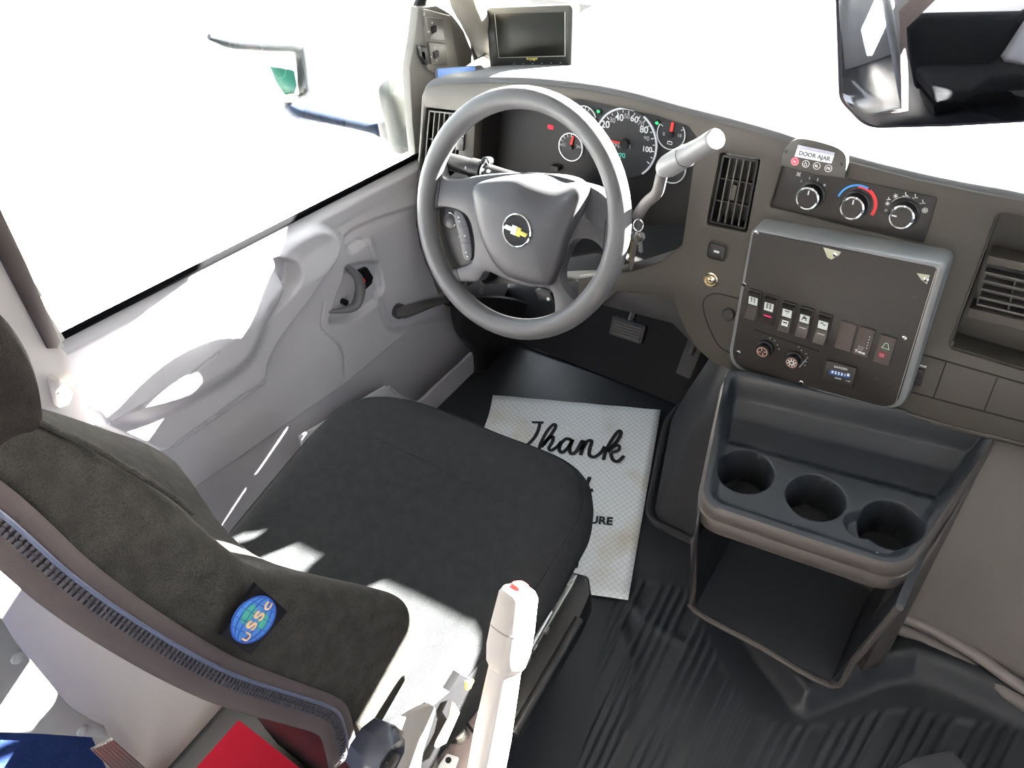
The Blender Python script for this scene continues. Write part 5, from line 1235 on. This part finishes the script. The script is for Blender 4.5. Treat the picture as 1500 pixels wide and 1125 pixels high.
tube('wire', [at(*p, z=.365) for p in ((663, 1040), (676, 1050), (690, 1068), (700, 1080))], .002, BLACKP, seat, seg=8)
# ---------------------------------------------------------------- parking brake lever
pb = thing('parking_brake_lever', at(715, 1125, x=.36)+np.array([0, -.05, -.2]), 'light beige parking brake lever with a moulded grip, standing beside the driver seat', 'lever')
BEI = plastic('lever_beige', (.40, .365, .345), .35, bump=.04, var=.01)
p0, p1 = at(761, 863, x=.345), at(712, 1128, x=.375)
ax_ = p1-p0; Lx = np.linalg.norm(ax_); ax_ /= Lx; sd = np.cross(ax_, _F); sd /= np.linalg.norm(sd); nn = np.cross(sd, ax_)
def lever(name, secs, par, m):
    rings = []
    for (t, w_, h_, tw) in secs:
        c0 = p0+ax_*Lx*t; ring = []
        for k in range(32):
            a = 2*math.pi*k/32+R(0); e = .55
            u, v = w_*np.sign(c_(a))*abs(c_(a))**e, h_*np.sign(s_(a))*abs(s_(a))**e
            cu_, su_ = c_(R(tw)), s_(R(tw)); ring.append(c0+sd*(u*cu_-v*su_)+nn*(u*su_+v*cu_))
        rings.append(ring)
    return mk(name, *loft(rings), m, par, ang=60)
k_ = .80
lever('grip', [(-.005, .013*k_, .013*k_, 40), (0.0, .019*k_, .019*k_, 40), (.03, .0235*k_, .0235*k_, 40), (.20, .0265*k_, .0265*k_, 40), (.32, .027*k_, .027*k_, 40), (.40, .024*k_, .024*k_, 40), (.43, .0195*k_, .0195*k_, 40), (.44, .018*k_, .018*k_, 40)], pb, BEI)
lever('grip_joint', [(.205, .0270*k_, .0270*k_, 40), (.212, .0270*k_, .0270*k_, 40)], pb, plastic('lever_joint', (.2, .18, .17), .5))
lever('shaft', [(.40, .0195*k_, .0195*k_, 38), (.6, .0215*k_, .0215*k_, 36), (.8, .0235*k_, .0235*k_, 34), (1.0, .0235*k_, .0235*k_, 32), (1.35, .025*k_, .025*k_, 30), (1.9, .027*k_, .027*k_, 30)], pb, BEI)
lever('release_button', [(-.03, .009*k_, .009*k_, 40), (-.02, .011*k_, .011*k_, 40), (.01, .012*k_, .012*k_, 40)], pb, flat('button_red', (.7, .05, .05), .4))
# ---------------------------------------------------------------- monitor on the dash
my = .385
mtl, mtr, mbl, mbr = at(713, 11, y=my), at(841, 7, y=my), at(719, 103, y=my), at(836, 101, y=my)
mc = (mtl+mtr+mbl+mbr)/4
MN = Frame(mc, (mtr+mbr-mtl-mbl), (0, .25, 1))
mon = thing('small_monitor', mc-np.array([0, 0, .08]), 'small black flat monitor standing on the dashboard by the windshield', 'monitor')
mo = [MN.loc(*p) for p in ((713, 11), (841, 6), (838, 100), (719, 104))]
plate('monitor_case', MN, rnd(mo, .010), [], .022, .004, plastic('monitor_black', (.008, .008, .007), .5, bump=.04), mon, top=.004)
plate('monitor_screen', MN, [MN.loc(*p) for p in ((724, 20), (828, 17), (828, 81), (731, 84))], [], .002, .0004, flat('screen', (.006, .006, .0045), .3, spec=.12), mon, top=.0048)
M2 = MN.off(.004)
for a, b in (((725, 20), (731, 84)), ((828, 17), (828, 81)), ((731, 84.5), (828, 82))): mk('screen_border', *bar(M2, M2.loc(*a), M2.loc(*b), .0012, -.0002, .0012), flat('border_g', (.2, .2, .18)), mon, False)
text('monitor_lettering', M2, 'Voyager', (771, 88), (788, 87.5), flat('gold_print', (.45, .38, .08), .4), mon)
V = []
for k in range(6):
    a = M2.loc(752.5+k*13.6, 98-k*.35); b = M2.loc(759.5+k*13.6, 97.8-k*.35); V.append(bar(M2, a, b, .0014, -.0002, .0006)); 
    a = M2.loc(752.5+k*13.6, 93.8-k*.35); V.append(bar(M2, a, (a[0]+.002, a[1]), .0010, -.0002, .0006))
mk('button_marks', *join(V), GREYP, mon, False)
tube('monitor_stand', [mc+np.array([.0, .02, -.04]), mc+np.array([.01, .05, -.075])], [.012, .02], BLACKP, mon, n=1)
print('mon bottom', mbl, mbr, top_at(mbl[0], my), top_at(mbr[0], my), top_at(-.3, .27))
# dash-top handheld device
tg = thing('toll_transponder', at(680, 112, z=.74), 'small blue-faced electronic box lying on the dashboard by the left pillar', 'device')
ta, tb, td = at(640, 101, z=.757), at(698, 97, z=.757), at(641, 119, z=.750)
TGF = Frame(ta, tb-ta, ta-td)
plate('case', TGF, rnd([TGF.loc(*p) for p in ((636, 99), (706, 94), (714, 103), (712, 116), (640, 122))], .003), [], .016, .003, BLACKP, tg, top=0)
plate('blue_face', TGF, rnd([TGF.loc(*p) for p in ((641, 102), (696, 98), (696, 113), (642, 118))], .002), [], .003, .0005, flat('tag_blue', (.045, .11, .30), .3), tg, top=.002)
# ---------------------------------------------------------------- interior rear-view mirror
c_m = CP+ray(1400, 70)/np.linalg.norm(ray(1400, 70))*.97
v_in = (c_m-CP)/np.linalg.norm(c_m-CP)
v_out = np.array([.30, -.92, -.25]); v_out /= np.linalg.norm(v_out)
Nm = v_out-v_in; Nm /= np.linalg.norm(Nm)
Xm = np.cross([0, 0, 1.0], Nm); Xm /= np.linalg.norm(Xm)
# screen-right direction within the mirror plane
Xr = _Rt-Nm*(_Rt@Nm); Xr /= np.linalg.norm(Xr)
IM = Frame(c_m, Xr, np.cross(Nm, Xr))
imir = thing('rear_view_mirror', c_m, 'large black-rimmed interior rear-view mirror hanging at the top of the windshield', 'mirror')
io = rnd([IM.loc(*p) for p in ((1219, -110), (1640, -140), (1640, 172), (1500, 181), (1392, 187), (1268, 190), (1228, 148))], [.02, .03, .03, 0, 0, .035, .03], 8)
plate('mirror_housing', IM, io, [], .026, .003, plastic('mirror_black', (.014, .012, .022), .3, bump=.03), imir, top=0)
cI = np.mean(np.array(io), 0)
ii = []
for k_i, p in enumerate(io):
    p = np.array(p); d = cI-p; ii.append(tuple(p+d/np.linalg.norm(d)*.0045))
MIR = flat('mirror_silver', (.80, .80, .82), .02, metal=1)
plate('mirror_glass', IM, ii, [], .002, .0002, MIR, imir, top=.0008)
hdr = np.array([.60, .15, 1.42])
tube('mirror_stalk', [c_m-Nm*.02, c_m-Nm*.05+np.array([0, 0, .04]), hdr], .007, BLACKP, imir, seg=12, n=4)
# ---------------------------------------------------------------- windshield, hood, wiper, ground outside
ws = [(-.42, .80, .70), (1.40, .80, .70), (1.40, .15, 1.43), (-.42, .15, 1.43)]
wo = mk('window_2', ws+[(p[0], p[1]+.005, p[2]+.004) for p in ws], [(0, 1, 2, 3), (4, 5, 6, 7)], GLASS, smooth=False); tag(wo, 'windshield glass', kind='structure')
rows = []
for y_, z_ in ((.87, .69), (.97, .68), (1.25, .62), (1.7, .53), (2.2, .42), (2.4, .25), (2.42, -.2)):
    rows.append([(x_, y_-(abs(x_-.49)/1.2)**4*.1, z_-(abs(x_-.49)/1.1)**4*.06) for x_ in np.linspace(-.65, 1.62, 20)])
hood = mk('hood', *grid(rows), plastic('white_paint', (.75, .75, .74), .25, bump=0, var=0)); tag(hood, 'white painted hood in front of the windshield', 'hood'); thick(hood, .01)
wp = thing('windshield_wiper', at(1150, 120, y=.86), 'thin dark wiper lying across the base of the windshield', 'wiper')
tube('wiper_blade', [at(1082, 116, y=.84), at(1150, 120, y=.84), at(1222, 128, y=.84), at(1420, 160, y=.84)], .005, plastic('wiper_grey', (.22, .22, .2), .4), wp, seg=10, n=2)
tube('wiper_arm', [at(1150, 121, y=.85), at(1222, 134, y=.85), at(1440, 172, y=.86)], .005, plastic('wiper_dark', (.1, .09, .12), .4), wp, seg=10, n=2)
gm, n, b = nt('pale_ground'); b.inputs['Roughness'].default_value = .9
tc = n.nodes.new('ShaderNodeTexCoord'); nz = n.nodes.new('ShaderNodeTexNoise'); nz.inputs['Scale'].default_value = .8; nz.inputs['Detail'].default_value = 8; n.links.new(tc.outputs['Object'], nz.inputs[0])
rp = n.nodes.new('ShaderNodeValToRGB'); rp.color_ramp.elements[0].color = (.5, .5, .49, 1); rp.color_ramp.elements[1].color = (.75, .75, .74, 1); n.links.new(nz.outputs['Fac'], rp.inputs[0]); n.links.new(rp.outputs[0], b.inputs['Base Color'])
gd = mk('ground', [(-30, -30, -.75), (30, -30, -.75), (30, 30, -.75), (-30, 30, -.75)], [(0, 1, 2, 3)], gm, smooth=False); tag(gd, 'bright pale paved ground outside', kind='structure')
# ---------------------------------------------------------------- body shell around the cab
SH = plastic('headliner', (.32, .31, .30), .9, bump=.1)
def slabq(name, q, m, t=.02, **k):
    o = mk(name, q, [tuple(range(len(q)))], m, smooth=False); thick(o, t, 0); tag(o, **k); return o
RX = 1.50
HDY, HDZ, RX = .15, 1.43, 1.40
slabq('ceiling', [(-.5, HDY, HDZ), (RX, HDY, HDZ), (RX, -.30, 1.60), (-.5, -.30, 1.60)], SH, label='grey headliner over the cab', kind='structure')
slabq('ceiling', [(-.5, -.30, 1.60), (RX+.05, -.30, 1.60), (RX+.05, -3.2, 1.66), (-.5, -3.2, 1.66)], SH, label='grey ceiling over the seats', kind='structure')
slabq('wall_back', [(-.5, -3.2, -.1), (RX+.05, -3.2, -.1), (RX+.05, -3.2, 1.7), (-.5, -3.2, 1.7)], plastic('back_wall', (.2, .2, .2), .8), label='plain rear wall of the bus', kind='structure')
RW = Frame((RX, 0, 0), (0, 1, 0), (0, 0, 1))
win = rnd([(-.02, .68), (.62, .64), (.60, .80), (.32, 1.20), (-.02, 1.20)], .04)
gls = rnd([(-1.7, .35), (-.80, .35), (-.80, 1.45), (-1.7, 1.45)], .04)
o = plate('wall_right', RW, [(-3.2, -.1), (.90, -.1), (.86, .66), (.80, .70), (.15, 1.42), (-.30, 1.60), (-3.2, 1.68)], [win, rnd([(-2.9, .85), (-1.2, .85), (-1.2, 1.42), (-2.9, 1.42)], .04)], .03, .003, DOORP); tag(o, 'right side wall with the passenger window', kind='structure')
for nm, q, lb in (('window_3', win, 'passenger window glass'),):
    o = plate(nm, RW.off(.01), q, [], .004, .0005, GLASS); tag(o, lb, kind='structure')
o = plate('wall_left', Frame((-.47, 0, 0), (0, 1, 0), (0, 0, 1)), [(-.86, 1.36), (.16, 1.34), (.16, 1.42), (-.30, 1.62), (-.86, 1.62)], [], .03, .003, DOORU); tag(o, 'grey header above the driver window', kind='structure')
o = tube('trim_8', [(RX, .80, .70), (RX, .47, 1.07), (RX, .15, 1.42)], .03, DOORU, seg=14); tag(o, 'right windshield pillar trim', kind='structure')
o = plate('floor', Frame((0, 0, -.012), (1, 0, 0), (0, 1, 0)), [(-.5, -3.2), (RX, -3.2), (RX, .8), (-.5, .8)], [], .01, .001, RUB); tag(o, 'dark floor under the rubber covering', kind='structure')
slabq('wall_front', [(-.5, .74, -.1), (RX, .74, -.1), (RX, .80, .731), (-.5, .80, .676)], DARKP, label='dark firewall under the dashboard', kind='structure')
for vx0, vx1, dip, lb in ((-.39, .46, .104, 'unseen grey visor-shaped sun blocker added in front of the driver'), (.50, 1.385, 0, 'unseen grey visor-shaped sun blocker added on the passenger side')):  # unseen blockers added to shape the sun patches on seat and door
    vs_ = thing('added_sun_blocker', ((vx0+vx1)/2, .13, 1.40), lb, 'sun blocker', 'added sun blockers along the windshield header')
    VF = Frame((0, .305, 1.03), (1, 0, 0), (0, -.185, .37))
    low_ = [(.17, 0), (.20, -.055), (.24, -.068), (.36, -.060), (.40, -.03)] if dip else []  # dip in the lower edge, cut to shade the panel behind the seat
    plate('blocker_pad', VF, ([(vx0, -dip), (vx0+.27, -dip), (vx0+.31, -dip*.6), (vx0+.36, -dip*.2), (vx0+.40, 0)]+low_+[(vx1, 0), (vx1, .445), (vx0, .445)]), [], .018, .006, SH, vs_)
    tube('blocker_rod', [(vx0+.03, .115, 1.405), (vx1-.03, .115, 1.405)], .005, STEEL, vs_, n=1)
# passenger seat and belt that the rear-view mirror shows
def mir(px, py, y):
    d = ray(px, py); t = IM.N@(IM.O-CP)/(IM.N@d); h = CP+d*t; r_ = d-2*(d@IM.N)*IM.N; k = (y-h[1])/r_[1]; return h+r_*k
print('mirror hits', mir(1300, 100, -1.4), mir(1480, 170, -1.4), mir(1230, 10, -1.4), mir(1480, 10, -1.4))
s0 = mir(1400, 110, -1.45)
ps = thing('passenger_seat', (s0[0]+.15, -1.5, 0), 'dark fabric passenger seat reflected in the large rear-view mirror', 'seat')
mk('backrest', *rbox((s0[0]+.08, -1.50, s0[2]-.10), (.23, .07, .36), .065, 14), FAB, ps)
mk('seat_cushion', *rbox((s0[0]+.08, -1.22, max(.30, s0[2]-.42)), (.22, .24, .07), .05, 8), FAB, ps)
mk('seat_base', *rbox((s0[0]+.08, -1.35, (s0[2]-.46)/2), (.18, .20, abs(s0[2]-.46)/2), .02, 2), BLACKP, ps)
b0, b1 = mir(1342, -40, -1.3), mir(1256, 180, -1.3)
bt_ = thing('seat_belt', b1, 'taupe webbing seat belt hanging diagonally beside the passenger seat in the mirror reflection', 'seat belt')
BFr = Frame(b1, np.cross(b0-b1, [0, 1.0, 0])*-1, b0-b1); Lb = np.linalg.norm(b0-b1)
mk('webbing', *bxf(BFr, -.03, .03, -1.3*Lb, 1.6*Lb, -.001, .001), fabric('belt_webbing', (.16, .13, .13), (.22, .18, .18), 900, .3), bt_, False)
p0_, p1_ = mir(1262, -40, -1.7), mir(1222, 140, -1.7)
gp = thing('grab_pole', p1_, 'grey padded pole left of the belt in the rear-view mirror reflection', 'pole')
tube('pole', [p1_+(p1_-p0_)*1.5, p1_, p0_, p0_+(p0_-p1_)*2], .05, plastic('pole_grey', (.22, .22, .22), .4), gp, n=1, seg=20)
# ---------------------------------------------------------------- light
wd = bpy.data.worlds.new('world'); sc.world = wd; wd.use_nodes = True
bg = wd.node_tree.nodes['Background']; bg.inputs[0].default_value = (.74, .87, 1, 1); bg.inputs[1].default_value = 6.8
AZ, EL = 23.5, 21.9      # sun azimuth to the right of straight ahead, elevation
sun_d = bpy.data.lights.new('sun', 'SUN'); sun_d.energy = 600; sun_d.angle = R(.6); sun_d.color = (1, .96, .88)
sun = bpy.data.objects.new('sun', sun_d); col.objects.link(sun)
sv = Vector((math.sin(R(AZ))*math.cos(R(EL)), math.cos(R(AZ))*math.cos(R(EL)), math.sin(R(EL))))
sun.rotation_euler = sv.to_track_quat('Z', 'Y').to_euler(); sun.location = (2, 2, 3)
sc.view_settings.view_transform = 'Standard'; sc.view_settings.look = 'None'; sc.view_settings.exposure = 0; sc.view_settings.gamma = 1; sc.view_settings.use_curve_mapping = False
